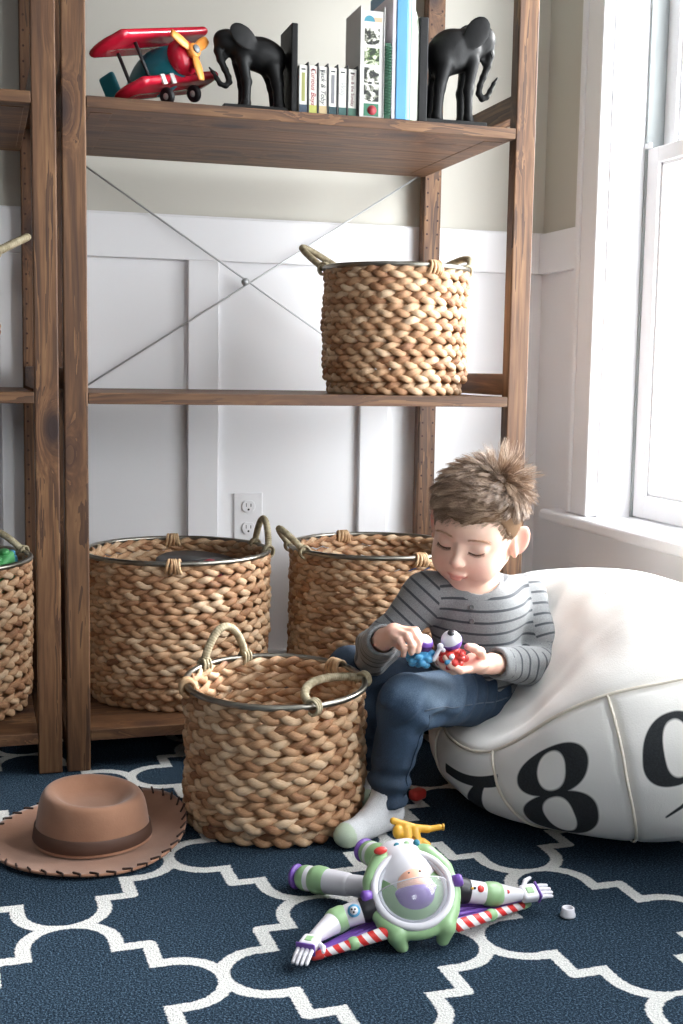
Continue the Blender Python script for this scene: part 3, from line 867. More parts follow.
# ================================================================ things on the top shelf
m_ebony = Mat('black_carved_wood', srgb(9, 9, 10), .5, Specular_IOR_Level=.3); v = m_ebony.coord('Object'); m_ebony.bump(m_ebony.noise(v, 60, 3), .35, .002); m_ebony = m_ebony.m
EK = 1/4055.
def elephant_mesh(mirror, z0, x0, y0, yaw=0.):
    f = lambda X, Y: ((X-250)*EK, (900-Y)*EK)
    S_ = SDF((-.07, -.05, -.005), (.11, .05, .215), .0016)
    def C_(a, b, ra, rb, ya=0., yb=None, k=.008):
        x, z = f(*a); u, w = f(*b); yb = ya if yb is None else yb
        S_.add(cap((x, ya, z), (u, yb, w), ra*EK, rb*EK), k)
    x, z = f(225, 330); S_.add(ell((x, 0, z), (.050, .036, .044), rotm((0, 1, 0), -.35)), .01)
    x, z = f(130, 400); S_.add(ell((x, 0, z), (.028, .031, .040)), .012)
    x, z = f(360, 300); S_.add(ell((x, 0, z), (.028, .032, .042)), .012)
    x, z = f(490, 225); S_.add(ell((x, 0, z), (.026, .022, .030), rotm((0, 1, 0), .5)), .01)
    C_((490, 140), (520, 170), 36, 44); C_((420, 250), (490, 240), 60, 55)
    tr = [(550, 240), (556, 330), (540, 420), (505, 510), (478, 580), (470, 640), (500, 680), (540, 665), (570, 610), (600, 550), (630, 505)]
    rr = [42, 38, 30, 26, 24, 24, 24, 22, 19, 15, 9]
    for i in range(10): C_(tr[i], tr[i+1], rr[i], rr[i+1], k=.004)
    C_((470, 330), (500, 395), 28, 14)                                   # jaw
    for y in (-.019, .019):
        C_((380, 420), (345, 640), 54, 38, y); C_((345, 640), (348, 850), 38, 35, y); C_((350, 862), (356, 880), 43, 42, y, k=.004)
        C_((130, 470), (95, 640), 70, 46, y); C_((95, 640), (78, 860), 46, 42, y); C_((78, 868), (84, 882), 50, 47, y, k=.004)
        s = 1 if y > 0 else -1
        e = [(300, 90), (440, 110), (470, 190), (390, 280), (320, 370), (300, 240)]
        cx, cz = f(385, 200)
        S_.add(ell((cx, s*.033, cz), (.024, .0045, .036), rotm((0, 1, 0), .55) @ rotm((0, 0, 1), s*.18)), .003)
        C_((530, 330), (545, 375), 9, 5, s*.020, s*.024, .002)            # tusk stub
        x, z = f(548, 260); S_.sub(ell((x, s*.024, z), (.0035, .003, .003)), .002)
    C_((60, 330), (34, 430), 10, 9, 0, 0, .002); C_((34, 430), (38, 520), 9, 8, k=.002); C_((38, 520), (34, 590), 12, 7, k=.002)
    V, Q = S_.mesh(2)
    V[:, 2] = np.maximum(V[:, 2], .0)
    if mirror: V[:, 0] *= -1; Q = Q[:, ::-1]
    V = V @ rotm((0, 0, 1), yaw).T
    return V + A([x0, y0, z0]), Q
def bookend(label, x0, y0, mirror, plate, pz, base, sc_=(1., 1., 1.)):
    root = thing('elephant_bookend', label, 'bookend', (x0, y0, ZT), 'carved elephant bookends')
    V, Q = elephant_mesh(mirror, 0, 0, 0)
    V = V*A(sc_) + A([x0, y0, ZT+.0095]); mesh_obj('elephant', V, Q, m_ebony, root)
    G().add(*span(plate[0], plate[1], y0-.045, y0+.045, ZT+.0005, ZT+pz, .002)).obj('upright_plate', m_ebony, root, False)
    G().add(*span(base[0], base[1], y0-.038, y0+.038, ZT+.0005, ZT+.010, .002)).obj('base', m_ebony, root, False)
bookend('black carved elephant bookend facing left beside the toy biplane', .3215, .060, True, (.3780, .3905), .163, (.252, .3745), (.96, .9, .72))
bookend('black carved elephant bookend facing right beside the shelf post', .7175, .052, False, (.628, .646), .195, (.646, .775), (.98, .98, .98))

# ---- books
def txt(s, size, c, m, parent, Rm, ext=.0002, shear=0., label=None):
    cu = bpy.data.curves.new('title', 'FONT'); cu.body = s; cu.size = size; cu.extrude = ext; cu.shear = shear; cu.align_x = 'CENTER'; cu.align_y = 'CENTER'
    o = bpy.data.objects.new('t', cu); COL.objects.link(o)
    dg = bpy.context.evaluated_depsgraph_get(); me = bpy.data.meshes.new_from_object(o.evaluated_get(dg)); bpy.data.objects.remove(o)
    off = A(c, float)
    q = parent
    while q is not None: off = off - A(q.location); q = q.parent
    T = Matrix.Identity(4)
    for i in range(3):
        for j in range(3): T[i][j] = Rm[i][j]
    T.translation = Vector(off); me.transform(T); me.materials.clear(); me.materials.append(m)
    o = bpy.data.objects.new('spine_title', me); o.name = 'spine_title'
    if label: o['label'] = label
    return link(o, parent)
m_page = plain('page_white', (214, 212, 204), .6); m_cov = plain('dark_cover_edge', (46, 46, 50), .5)
FR = A([[1, 0, 0], [0, 0, -1.], [0, 1, 0]]).astype(float)               # text x->X, y->Z, facing -Y
RD = FR @ rotm((0, 0, 1), -PI/2)
bands = [((52, 66, 84), 'navy', '', (150, 150, 90), 0), ((176, 178, 92), 'yellow-green', 'Curious Boys', (150, 30, 44), .3), ((190, 168, 128), 'tan', 'Jack & Toby', (90, 90, 92), .3),
         ((30, 60, 66), 'dark teal', '', (120, 120, 124), 0), ((44, 84, 80), 'sea green', 'Willy', (170, 170, 172), .3), ((70, 110, 92), 'light green', 'Tim & the Sunday', (120, 70, 72), 0)]
names = ['faded olive lettering', 'red cursive lettering', 'grey handwritten lettering', 'a plain grey panel', 'pale grey lettering', 'small brown lettering']
x = .3925; w = .0182
for i, (bc, bn, tt, tcx, sh) in enumerate(bands):
    bx = x + i*.0192; y0, y1 = .012, .105; h = .088
    root = thing('picture_book', 'thin white picture book with %s and a %s spine foot' % (names[i], bn), 'book', (bx+w/2, (y0+y1)/2, ZT), 'small white picture books')
    G().add(*span(bx, bx+w-.0022, y0, y1, ZT+.0005, ZT+h, .0012)).obj('book_block', m_page, root, False)
    G().add(*span(bx+w-.0021, bx+w, y0-.0015, y1, ZT+.0005, ZT+h+.006, .0006)).obj('cover', m_cov, root, False, label='dark cover edge')
    mc = plain('spine_foot_' + bn.replace(' ', '_'), bc, .5); g = G(); g.add(*span(bx+.0004, bx+w-.0026, y0-.0006, y0+.002, ZT+.001, ZT+.016, .0003)); g.obj('spine_foot', mc, root, False, label=bn + ' foot of the spine')
    mt = plain('spine_ink_%s' % bn.replace(' ', '_'), tcx, .6)
    if tt: txt(tt, .0125 if len(tt) < 13 else .0085, (bx+w/2-.001, y0-.0005, ZT+.050), mt, root, RD, shear=sh)
    else: G().add(*span(bx+.005, bx+w-.007, y0-.0005, y0+.001, ZT+.022, ZT+.074, .0003)).obj('spine_title', mt, root, False)
    G().add(*span(bx+.004, bx+w-.006, y0-.0005, y0+.001, ZT+.079, ZT+.0815, .0003)).obj('spine_mark', m_cov, root, False)
# photo board book
root = thing('board_book', 'thick grey-white board book with animal photo squares down its spine', 'book', (.532, .06, ZT))
M = Mat('animal_photo', (.1, .1, .1), .5); v = M.coord('Object')
M.base(M.ramp(M.noise(v, 95, 2, .5, .6), [(.40, srgb(24, 24, 24)), (.47, srgb(70, 74, 60)), (.53, srgb(140, 140, 128)), (.6, srgb(220, 218, 210))])); m_ph = M.m
M = Mat('leafy_photo', (.1, .1, .1), .5); v = M.coord('Object')
M.base(M.ramp(M.noise(v, 95, 2, .5, .6), [(.40, srgb(30, 44, 26)), (.5, srgb(92, 112, 66)), (.6, srgb(200, 202, 180))])); m_ph2 = M.m
m_gw = plain('book_spine_grey', (196, 194, 190), .5); m_teal = plain('spine_teal', (60, 128, 146), .5); m_org = plain('spine_peach', (206, 160, 128), .5); m_rose = plain('spine_red', (150, 40, 50), .5); m_gr = plain('spine_green', (50, 110, 84), .5)
b0, b1, yb = .5085, .557, .006
G().add(*span(b0+.002, b1-.002, yb, .10, ZT+.0005, ZT+.196, .0015)).obj('book_block', m_gw, root, False)
for a, b in ((b0, b0+.0019), (b1-.0019, b1)): G().add(*span(a, b, yb-.002, .102, ZT+.0005, ZT+.204, .0008)).obj('cover', m_gw, root, False)
V, F = lathe([(.0105, 0), (.0105, .0006)], 32, (b0+.018, yb-.0001, ZT+.176), (0, -1, 0)); V[:, 2] = np.maximum(V[:, 2], ZT+.176); mesh_obj('logo', V, F, m_teal, root, False, label='blue dome mark')
G().add(*span(b0+.027, b1-.006, yb-.0006, yb+.001, ZT+.176, ZT+.184, .0003)).obj('title_bar', m_org, root, False)
for k, (z, mm) in enumerate(((.134, m_ph), (.098, m_ph2), (.062, m_ph), (.030, m_ph))):
    G().add(*span(b0+.009, b1-.010, yb-.0006, yb+.001, ZT+z, ZT+z+.030, .0003)).obj('photo_square', mm, root, False)
G().add(*span(b0+.009, b1-.010, yb-.0006, yb+.001, ZT+.003, ZT+.026, .0003)).obj('photo_square', m_gr, root, False, label='green square with a red shape')
mesh_obj('photo_figure', *lathe([(.009, 0), (.009, .0008)], 20, (.534, yb-.0006, ZT+.014), (0, -1, 0)), m_rose, root)
# comb-bound green book standing in front
root = thing('spiral_notebook', 'narrow dark green comb-bound notebook leaning by the board book', 'book', (.5555, -.001, ZT))
m_dg = plain('dark_green_cover', (36, 84, 60), .5)
G().add(*span(.5588, .5705, .006, .14, ZT+.0005, ZT+.140, .001)).obj('cover', m_dg, root, False)
g = G()
for k in range(24):
    t = np.linspace(0, 2*PI, 16, endpoint=False); zc = ZT+.008+k*.0054
    g.add(*tube(np.stack([.5645+.0062*np.cos(t), .0045+.0045*np.sin(t), zc+0*t], 1), .0013, 6, True))
g.obj('comb_binding', m_dg, root)
def slim(label, x0, x1, y0, h, c, top=False, name='picture_book', d=.17):
    root = thing(name, label, 'book', ((x0+x1)/2, y0+.06, ZT), 'tall picture books'); m = plain('cover_'+'_'.join(map(str, c)), c, .4)
    g = G(); g.add(*span(x0+.0012, x1-.0012, y0+.003, y0+d-.003, ZT+.003, ZT+h-.003, .0006)); g.obj('pages', m_page, root, False)
    for a, b in ((x0, x0+.0013), (x1-.0013, x1)): G().add(*span(a, b, y0, y0+d, ZT+.0005, ZT+h, .0005)).obj('cover', m, root, False)
    g = G(); g.add(*span(x0+.0003, x1-.0003, y0-.0003, y0+.0028, ZT+.0008, ZT+h-.0005, .001)); g.obj('spine', m, root, False)
slim('tall white picture book with a pinkish edge left of the blue one', .5720, .5795, .004, .232, (206, 198, 204))
slim('tall bright blue picture book standing among the books', .5800, .6015, .002, .262, (78, 140, 184))
slim('tall pale sky-blue picture book right of the bright blue one', .6020, .6085, .004, .262, (160, 196, 222))
slim('tall pale green picture book beside the black bookend plate', .6090, .6170, .004, .262, (200, 220, 192))
# round-cornered white book
root = thing('board_book', 'white board book with a rounded top corner behind the bookend plate', 'book', (.6222, .09, ZT)); 
t = np.linspace(0, PI/2, 14); yz = [(.010, 0), (.150, 0), (.150, .225)] + [(.070-.06*math.sin(a_), .225-.06+.06*math.cos(a_)) for a_ in t]
yz = A(yz); V = np.concatenate([np.stack([np.full(len(yz), xx), yz[:, 0], yz[:, 1]+ZT+.0005], 1) for xx in (.6175, .6272)]); k = len(yz)
F = [list(range(k))[::-1], [k+i for i in range(k)]] + [[i, (i+1) % k, k+(i+1) % k, k+i] for i in range(k)]
mesh_obj('book_block', V, F, plain('soft_white_card', (206, 208, 200), .5), root, False)

# ---- toy biplane
m_red = plain('red_lacquer', (168, 22, 44), .25); m_tl = plain('teal_plastic', (24, 116, 130), .3); m_or = plain('orange_plastic', (222, 142, 62), .35); m_bk = plain('black_rubber', (24, 24, 28), .5); m_sil = plain('grey_hub', (120, 124, 126), .35); m_gy = plain('grey_stripe_white', (208, 206, 202), .4)
pc = A([.168, .110, ZT])
root = thing('toy_biplane', 'red and teal toy biplane with an orange propeller on the top shelf', 'toy plane', tuple(pc))
yaw = math.atan2(-.80, .60)                     # nose direction
Rp = rotm((0, 0, 1), yaw) @ rotm((1, 0, 0), -.0) @ rotm((0, 1, 0), -.30) @ rotm((1, 0, 0), .26)
def pl(V): return (V*1.12) @ Rp.T + pc + A([0, 0, .009])
def part(name, VF, m, label=None, par=None): return mesh_obj(name, pl(VF[0]), VF[1], m, par or root, label=label)
S_ = SDF((-.13, -.045, .0), (.09, .045, .12), .0022)
S_.add(ell((.01, 0, .062), (.062, .034, .035)), .01).add(cap((0, 0, .062), (-.10, 0, .055), .026, .010), .02).add(rbox((-.105, 0, .075), (.018, .005, .032), .005), .006).add(rbox((-.105, 0, .055), (.02, .04, .005), .004), .004)
part('fuselage', S_.mesh(2), m_tl)
def wing(z, sp, ch, x):
    S2 = SDF((x-ch/2-.01, -sp/2-.01, z-.02), (x+ch/2+.01, sp/2+.01, z+.02), .0022)
    S2.add(rbox((x, 0, z), (ch/2, sp/2-.012, .0075), .007), .0).add(cap((x+.0, -sp/2+.03, z), (x, sp/2-.03, z), .009, .009), .004)
    for s in (-1, 1): S2.add(ell((x, s*(sp/2-.022), z), (ch/2, .024, .0078)), .004)
    return S2.mesh(2)
part('upper_wing', wing(.112, .250, .084, .012), m_red); part('lower_wing', wing(.036, .226, .074, .012), m_red)
for s in (-1, 1):
    for dx in (-.012, .03): part('strut', tube(A([[dx, s*.062, .036], [dx, s*.062, .112]]), .003, 8), m_bk)
V, F = lathe([(.001, 0), (.026, 0), (.030, .006), (.030, .018), (.022, .028), (.001, .03)], 32, (.052, 0, .062), (1, 0, 0)); part('nose_cowl', (V, F), m_red)
g = G(); pr_ = A([.088, 0, .062])
for k in range(3):
    a = .35 + k*2*PI/3; d = A([0, math.cos(a), math.sin(a)]); tt = np.cross(A([1., 0, 0]), d)
    s = np.linspace(.004, .050, 12); w = .004 + .0055*np.sin(np.linspace(.2, 2.7, 12))
    g.add(*tube(pr_ + d*s[:, None], w, 10, flat=(np.tile(A([1., 0, 0]), (12, 1)), .35)))
g.add(*lathe([(.001, -.006), (.011, -.006), (.013, .0), (.011, .006), (.001, .007)], 24, pr_, (1, 0, 0)))
g.V = [pl(v_) for v_ in g.V]; g.obj('propeller', m_or, root)
part('propeller_hub', lathe([(.001, .0065), (.0075, .0065), (.007, .009), (.001, .010)], 20, pr_, (1, 0, 0)), m_sil)
for s in (-1, 1):
    V, F = torus((.03, s*.036, .012), .009, .0055, 28, 10, frame((0, 1, 0))); o = part('wheel', (V, F), m_bk)
    part('wheel_hub', lathe([(.001, -.004), (.006, -.004), (.006, .004), (.001, .004)], 18, (.03, s*.036, .012), (0, 1, 0)), m_gy, par=o)
for yy in (-.052, -.028): part('wing_stripe', bbox((.0485, yy, .034), (.004, .010, .017), .001), m_gy, 'pale stripe under the lower wing')
# ================================================================ the boy
HC = A([.6307, -.3251, .4872])
HM = A([[.7699, -.0108, -.6381], [-.6147, -.2812, -.7369], [-.1715, .9596, -.2232]])   # columns: his left, up, face forward
H = lambda *p: HC + HM @ A(p, float)
boy = thing('person', 'small boy in grey striped shirt and jeans sitting on the white bean bag', 'person', (.62, -.34, 0))

# joints
R_sh = A([.556, -.300, .372]); R_el = A([.462, -.285, .268]); R_wr = A([.443, -.398, .318])
L_sh = A([.755, -.268, .352]); L_el = A([.775, -.338, .236]); L_wr = A([.628, -.420, .272])
PEL = A([.655, -.285, .215]); CH = A([.652, -.300, .330]); NK = A([.640, -.305, .402])
L_hip = A([.668, -.310, .190]); L_kn = A([.472, -.440, .222]); L_an = A([.446, -.428, .060])
R_hip = A([.600, -.270, .190]); R_kn = A([.440, -.225, .222]); R_an = A([.474, -.262, .050])

# ---------------- body: head, neck, arms and hands in one surface
S_ = SDF((.36, -.52, .02), (.84, -.16, .63), .0020)
def add(p, k=.01): S_.add(p, k)
add(ell(H(0, .032, -.008), (.0735, .076, .086), HM), 0)
add(ell(H(0, -.030, .022), (.0585, .062, .060), HM), .03)
for s in (-1, 1):
    add(cap(H(s*.030, -.045, .044), H(s*.036, -.040, .030), .0250, .024), .018)         # cheek
    add(cap(H(s*.050, -.040, -.005), H(s*.020, -.072, .036), .014, .014), .016)          # jaw
add(ell(H(0, -.079, .048), (.016, .013, .013), HM), .014)                               # chin
add(ell(H(0, .022, .050), (.046, .030, .034), HM), .02)                                 # forehead
for s in (-1, 1): S_.sub(ell(H(s*.0285, .000, .098), (.017, .0105, .0175), HM), .012)
add(cap(H(0, -.004, .081), H(0, -.024, .0885), .0050, .0062), .010)                     # nose bridge
add(ell(H(0, -.0285, .0925), (.0088, .0078, .0088), HM), .006)
for s in (-1, 1):
    add(ell(H(s*.0085, -.0315, .0865), (.0052, .0050, .0062), HM), .005)
    S_.sub(cap(H(s*.0042, -.0375, .0900), H(s*.0040, -.0345, .0900), .0016, .0014), .002)
    add(ell(H(s*.0285, -.0020, .0660), (.0155, .0125, .0145), HM), .006)                # closed lid over the eye
S_.sub(cap(H(0, -.040, .0925), H(0, -.046, .0925), .0022, .0022), .005)                 # philtrum
add(cap(H(-.0125, -.0535, .0800), H(.0125, -.0535, .0800), .0042, .0042), .005)
add(ell(H(0, -.0530, .0850), (.0110, .0040, .0048), HM), .004)                          # upper lip
add(ell(H(0, -.0605, .0830), (.0105, .0048, .0055), HM), .004)                          # lower lip
S_.sub(cap(H(-.0145, -.0575, .0865), H(0, -.0568, .0905), .0012, .0015), .0022); S_.sub(cap(H(0, -.0568, .0905), H(.0145, -.0575, .0865), .0015, .0012), .0022)
S_.sub(cap(H(-.010, -.0685, .084), H(.010, -.0685, .084), .003, .003), .006)
for s in (-1, 1):                                                                       # ears
    Re = HM @ rotm((0, 1, 0), -s*.75) @ rotm((1, 0, 0), -.12)
    add(ell(H(s*.0785, -.006, -.016), (.0048, .0275, .0185), Re), .005)
    add(ell(H(s*.0700, -.014, -.006), (.0080, .018, .010), HM), .006)
    S_.sub(ell(H(s*.0820, -.003, -.0095), (.0042, .0165, .0105), Re), .004)
    add(ell(H(s*.0745, -.030, -.006), (.0046, .0070, .0062), HM), .003)
add(cap(H(0, -.050, -.022), NK + A([0, .005, -.03]), .036, .038), .018)                 # neck
add(cap(NK + A([-.03, 0, -.035]), NK + A([.03, 0, -.035]), .040), .02)
add(cap(CH, PEL, .055, .055), .02)
add(cap(NK + A([0, 0, -.04]), R_sh, .034, .026), .01); add(cap(NK + A([0, 0, -.04]), L_sh, .034, .026), .01)
for a, b, c in ((R_sh, R_el, R_wr), (L_sh, L_el, L_wr)):
    add(cap(a, b, .024, .021), .008); add(cap(b, c, .0215, .0165), .008)
for a, b, c in ((L_hip, L_kn, L_an), (R_hip, R_kn, R_an)):
    add(cap(a, b, .040, .030), .01); add(cap(b, c, .029, .020), .008)
# hands
FR_ = .0064
def finger(pts, r0=FR_, r1=.0050, k=.0035):
    pts = [A(p, float) for p in pts]; m = len(pts) - 1
    for i in range(m): add(cap(pts[i], pts[i+1], r0 + (r1-r0)*i/m, r0 + (r1-r0)*(i+1)/m), k)
# his right hand (left in the picture): back of the hand up, fingers pinching a toy below
rp = A([.449, -.428, .333])
add(cap(R_wr, rp, .0165, .0175), .008)
add(ell(A([.453, -.440, .336]), (.020, .019, .0125), rotm((0, 1, 0), .25)), .008)
finger([(.464, -.438, .341), (.478, -.452, .342), (.485, -.464, .330), (.484, -.468, .318)], .0068, .0054)
finger([(.457, -.446, .342), (.469, -.463, .342), (.476, -.473, .328), (.475, -.474, .314)], .0068, .0054)
finger([(.448, -.450, .340), (.458, -.468, .338), (.464, -.477, .324), (.464, -.474, .311)], .0064, .0050)
finger([(.440, -.448, .335), (.447, -.465, .331), (.452, -.472, .318), (.453, -.468, .307)], .0058, .0047)
finger([(.447, -.420, .325), (.461, -.432, .313), (.474, -.448, .306)], .0078, .0058, .005)
# his left hand (right in the picture): palm up holding a toy
lw = L_wr
add(cap(lw, A([.600, -.438, .276]), .0165, .0165), .008)
LR = rotm((0, 1, 0), -.15)
add(ell(A([.582, -.448, .279]), (.027, .025, .0125), LR), .008)
add(ell(A([.588, -.436, .287]), (.018, .012, .010), LR), .006)
finger([(.567, -.466, .277), (.547, -.478, .279), (.530, -.481, .289), (.521, -.479, .301)], .0070, .0055)
finger([(.562, -.458, .275), (.540, -.466, .276), (.522, -.468, .285), (.512, -.466, .297)], .0070, .0055)
finger([(.560, -.448, .275), (.538, -.452, .276), (.520, -.453, .286), (.511, -.452, .299)], .0068, .0052)
finger([(.562, -.437, .277), (.543, -.438, .279), (.527, -.440, .288), (.520, -.440, .299)], .0060, .0048)
finger([(.598, -.452, .291), (.586, -.466, .305), (.572, -.474, .313), (.560, -.476, .317)], .0082, .0060, .005)
V, Q = S_.mesh(1)
# drop inner islands below the waist is not needed: clothes cover them
LQ = (V - HC) @ HM                                             # head-local coordinates
lx, ly, lz = LQ.T
ax = np.abs(lx)
ct = 1 - sst(.0, .0042, np.abs(ly + .0572 + .0022*np.cos(lx/.015*PI)*0) - .0048*np.clip(1 - (lx/.0165)**2, 0, 1)**.5)
lip = ct * (lz > .065) * (ax < .0185)
chk = np.exp(-(((ax-.036)/.018)**2 + ((ly+.042)/.017)**2)) * (lz > .02) * .5 + np.exp(-((lx/.010)**2 + ((ly+.030)/.009)**2)) * (lz > .08) * .55
ear = sst(.072, .084, ax) * (np.abs(lz+.01) < .03) * (np.abs(ly+.01) < .035) * .9
crease = np.exp(-((ly - .0050 - .004*(1-((ax-.0285)/.016)**2)) / .0011)**2) * (np.abs(ax-.0285) < .015) * (lz > .05) * .6
dH = np.linalg.norm(V - HC, axis=1)
hand = ((dH > .14) & ((V[:, 0] < .49) | (V[:, 2] < .36))).astype(float) * .35
blush = np.clip(chk + ear + crease*.5 + hand, 0, 1)
M = Mat('skin', srgb(236, 196, 174), .48, Subsurface_Weight=.12, Subsurface_Scale=.02)
M.b.inputs['Subsurface Radius'].default_value = (1., .35, .2)
v = M.coord('Object')
cc = M.ramp(M.noise(v, 30, 3), [(.3, srgb(230, 190, 168)), (.7, srgb(240, 204, 184))])
cc = M.mix(M.math('MULTIPLY', M.attr('blush'), .55), cc, srgb(224, 138, 122))
cc = M.mix(M.math('MULTIPLY', M.attr('lip'), .62), cc, srgb(196, 104, 98))
M.base(cc); M.bump(M.noise(v, 500, 2), .06, .0004)
m_skin = M.m
mesh_obj('body', V, Q, m_skin, boy, attrs={'lip': lip, 'blush': blush})

# nails
m_nail = plain('fingernail', (240, 206, 192), .3)
# brows and lashes
def strands(name, roots, dirs, L, r, m, bend=(0, 0, 0), seg=4, parent=boy):
    g = G(); bend = A(bend, float)
    for p, d, l in zip(roots, dirs, L):
        s = np.linspace(0, 1, seg+1)[:, None]
        P = p + d*l*s + bend*l*s**2
        g.add(*tube(P, r*(1.05 - .85*s[:, 0]), 3, caps=False))
    return g.obj(name, m, parent)
m_brow = plain('light_brown_brow', (196, 156, 128), .7); m_lash = plain('eyelash', (96, 66, 50), .6)
rs = np.random.RandomState(4)
def face_z(x, y):
    """depth of the face surface at head-local x, y by looking up the nearest mesh points"""
    d = (lx - x)**2 + (ly - y)**2 + np.where(lz < .03, 9., 0.)
    i = np.argpartition(d, 6)[:6]; return lz[i].max()
for s in (-1, 1):
    ro, di, le = [], [], []
    for k in range(110):
        t = rs.rand(); x = s*(.0120 + .034*t); y = .0130 + .0045*math.sin(t*PI*.85) - .003*t + rs.randn()*.0012
        z = face_z(x, y)
        ro.append(H(x, y, z-.0005)); d = HM @ A([s*.85, .25-.6*t, -.25*t + .12]); di.append(d/np.linalg.norm(d)); le.append(.0058+.002*rs.rand())
    strands('eyebrow', ro, di, le, .00030, m_brow)
    ro, di, le = [], [], []
    for k in range(46):
        t = k/45; x = s*(.0165 + .0245*t); y = -.0085 - .0032*math.sin(t*PI) + .001*t
        z = face_z(x, y)
        ro.append(H(x, y, z-.0004)); d = HM @ A([s*(t-.4)*.6, -.75, .55]); di.append(d/np.linalg.norm(d)); le.append(.0046+.0016*rs.rand())
    g = G()
    P = A([H(s*(.0155+.0265*t), -.0083-.0034*math.sin(t*PI)+.0012*t, face_z(s*(.0155+.0265*t), -.0083-.0034*math.sin(t*PI)+.0012*t)+.0001) for t in np.linspace(0, 1, 16)])
    o = strands('eyelashes', ro, di, le, .00034, m_lash)
    mesh_obj('lash_line', *tube(P, .00055, 5), m_lash, o)

# ---------------- hair
M = Mat('light_brown_hair', srgb(140, 112, 90), .42); t = M.attr('tint')
M.base(M.ramp(t, [(.0, srgb(92, 68, 52)), (.45, srgb(134, 106, 84)), (.8, srgb(168, 140, 114)), (1., srgb(206, 182, 156))])); M.b.inputs['Sheen Weight'].default_value = .15
m_hair = M.m
def hairline(x, z):
    """lowest head-local y that carries hair"""
    front = sst(.030, .060, z); y = .002 - .036*sst(.010, -.05, z) + 0*x
    side = -.002 + .018*sst(.0, .045, z)
    back = -.052*sst(-.005, -.05, z)
    return (side + back)*(1-front) + front*(.034 + .010*np.abs(x)/.05)
def skull(u):
    """point on the scalp in head-local coordinates for unit direction u"""
    return A([0, .030, -.008]) + u * A([.0735, .072, .086])
S2 = SDF((-.10, -.06, -.12), (.10, .13, .10), .0030)
S2.add(ell((0, .032, -.008), (.0768, .0795, .089)), 0).add(ell((0, .022, .046), (.049, .033, .036)), .02)
Xg, Yg, Zg = np.meshgrid(*[S2.lo[k] + S2.h*np.arange(S2.n[k]) for k in range(3)], indexing='ij')
S2.F = np.maximum(S2.F, (hairline(Xg, Zg) + .004 - Yg).astype(np.float32))
Vh, Qh = S2.mesh(2)
m_scalp = plain('short_scalp_hair', (112, 88, 68), 1., Specular_IOR_Level=.05)
capo = mesh_obj('hair', HC + Vh @ HM.T, Qh, m_scalp, boy, attrs={'tint': np.full(len(Vh), .0)})
rs = np.random.RandomState(11)
C0 = A([0, .032, -.008]); ER = A([.0735, .076, .086])
seg = 7; ss = np.linspace(0, 1, seg+1)
def scalp(n):
    U_ = rs.normal(size=(n*4, 3)); U_ /= np.linalg.norm(U_, axis=1)[:, None]
    P0 = C0 + U_ * ER
    keep = P0[:, 1] > hairline(P0[:, 0], P0[:, 2]) + rs.rand(len(P0))*.003
    return P0[keep][:n], U_[keep][:n]
crown = A([.027, .098, -.036])                     # cowlick centre on his left rear crown
def strand_paths(P0, U_, wild, r1, r2, r3):
    x, y, z = P0.T
    dc = P0 - crown; rc = np.linalg.norm(dc, axis=1)
    topm = sst(.040, .085, y); flow = dc / (rc[:, None] + 1e-6)
    fr = sst(-.03, .05, z)[:, None] * sst(.030, .055, y)[:, None]
    D = flow*(1-fr) + A([-.80, -.05, .50])*fr + np.stack([r1, r2*.9, r3*.7], 1)*wild
    nrm = U_ / ER; nrm /= np.linalg.norm(nrm, axis=1)[:, None]
    D = D - (D*nrm).sum(1)[:, None]*nrm; D /= np.linalg.norm(D, axis=1)[:, None] + 1e-6
    tuft = np.exp(-(rc/.024)**2); bk = sst(.0, -.06, z)
    lift = .38*topm + .16*(1-topm) + 1.7*tuft + .45*np.abs(r3)*topm + .22*bk
    L = (.0155 + .024*topm + .012*tuft + .008*sst(.04, .07, z) + .006*bk) * (1 + .30*r1)
    T0 = D + nrm*lift[:, None]; T0 /= np.linalg.norm(T0, axis=1)[:, None]
    sv = np.cross(nrm, D); curl = r2*.55
    pts = P0[:, None] - nrm[:, None]*.001 + T0[:, None]*L[:, None, None]*ss[None, :, None] + (sv*curl[:, None] - nrm*(.55*(1-tuft)*lift.clip(0, 1))[:, None])[:, None]*L[:, None, None]*(ss**2)[None, :, None]*.6
    return pts, tuft, topm
K = 1000
Pc, Uc = scalp(K)
pc_, tc0, _ = strand_paths(Pc, Uc, .55, *rs.uniform(-1, 1, (3, K)))
ctint = rs.rand(K)
P0, U_ = scalp(24000)
idx_ = np.concatenate([((P0[i:i+2000, None] - Pc[None])**2).sum(2).argmin(1) for i in range(0, len(P0), 2000)])
pts, tuft, topm = strand_paths(P0, U_, .25, *rs.uniform(-1, 1, (3, len(P0))))
rel = pc_[idx_] - pc_[idx_][:, :1] + P0[:, None]                      # the clump's own curve carried to the root
wc = (.2 + .8*rs.rand(len(P0)))[:, None, None]
pts = pts*(1-.85*wc) + .85*wc*rel
tow = pc_[idx_] - pts; pts = pts + tow * (ss**1.3)[None, :, None] * (.42*wc)
tint = np.clip(.16 + .42*ctint[idx_] + .13*rs.randn(len(P0)) + .22*tuft + .10*(1-topm), 0, 1)
ER2 = ER + .0012
q = (pts - C0) / ER2; k_ = np.linalg.norm(q, axis=2); f_ = np.where(k_ < 1.006, 1.006/k_, 1.)
pts = C0 + q * f_[..., None] * ER2
W_ = HC + pts @ HM.T
Tn = np.gradient(W_, axis=1); Tn /= np.linalg.norm(Tn, axis=2)[..., None] + 1e-9
ref = np.cross(Tn, A([.31, .2, .93])); ref /= np.linalg.norm(ref, axis=2)[..., None] + 1e-9; ref2 = np.cross(Tn, ref)
rad = .00044 * (1.05 - .8*ss)[None, :, None, None]
an = np.arange(3)*2*PI/3
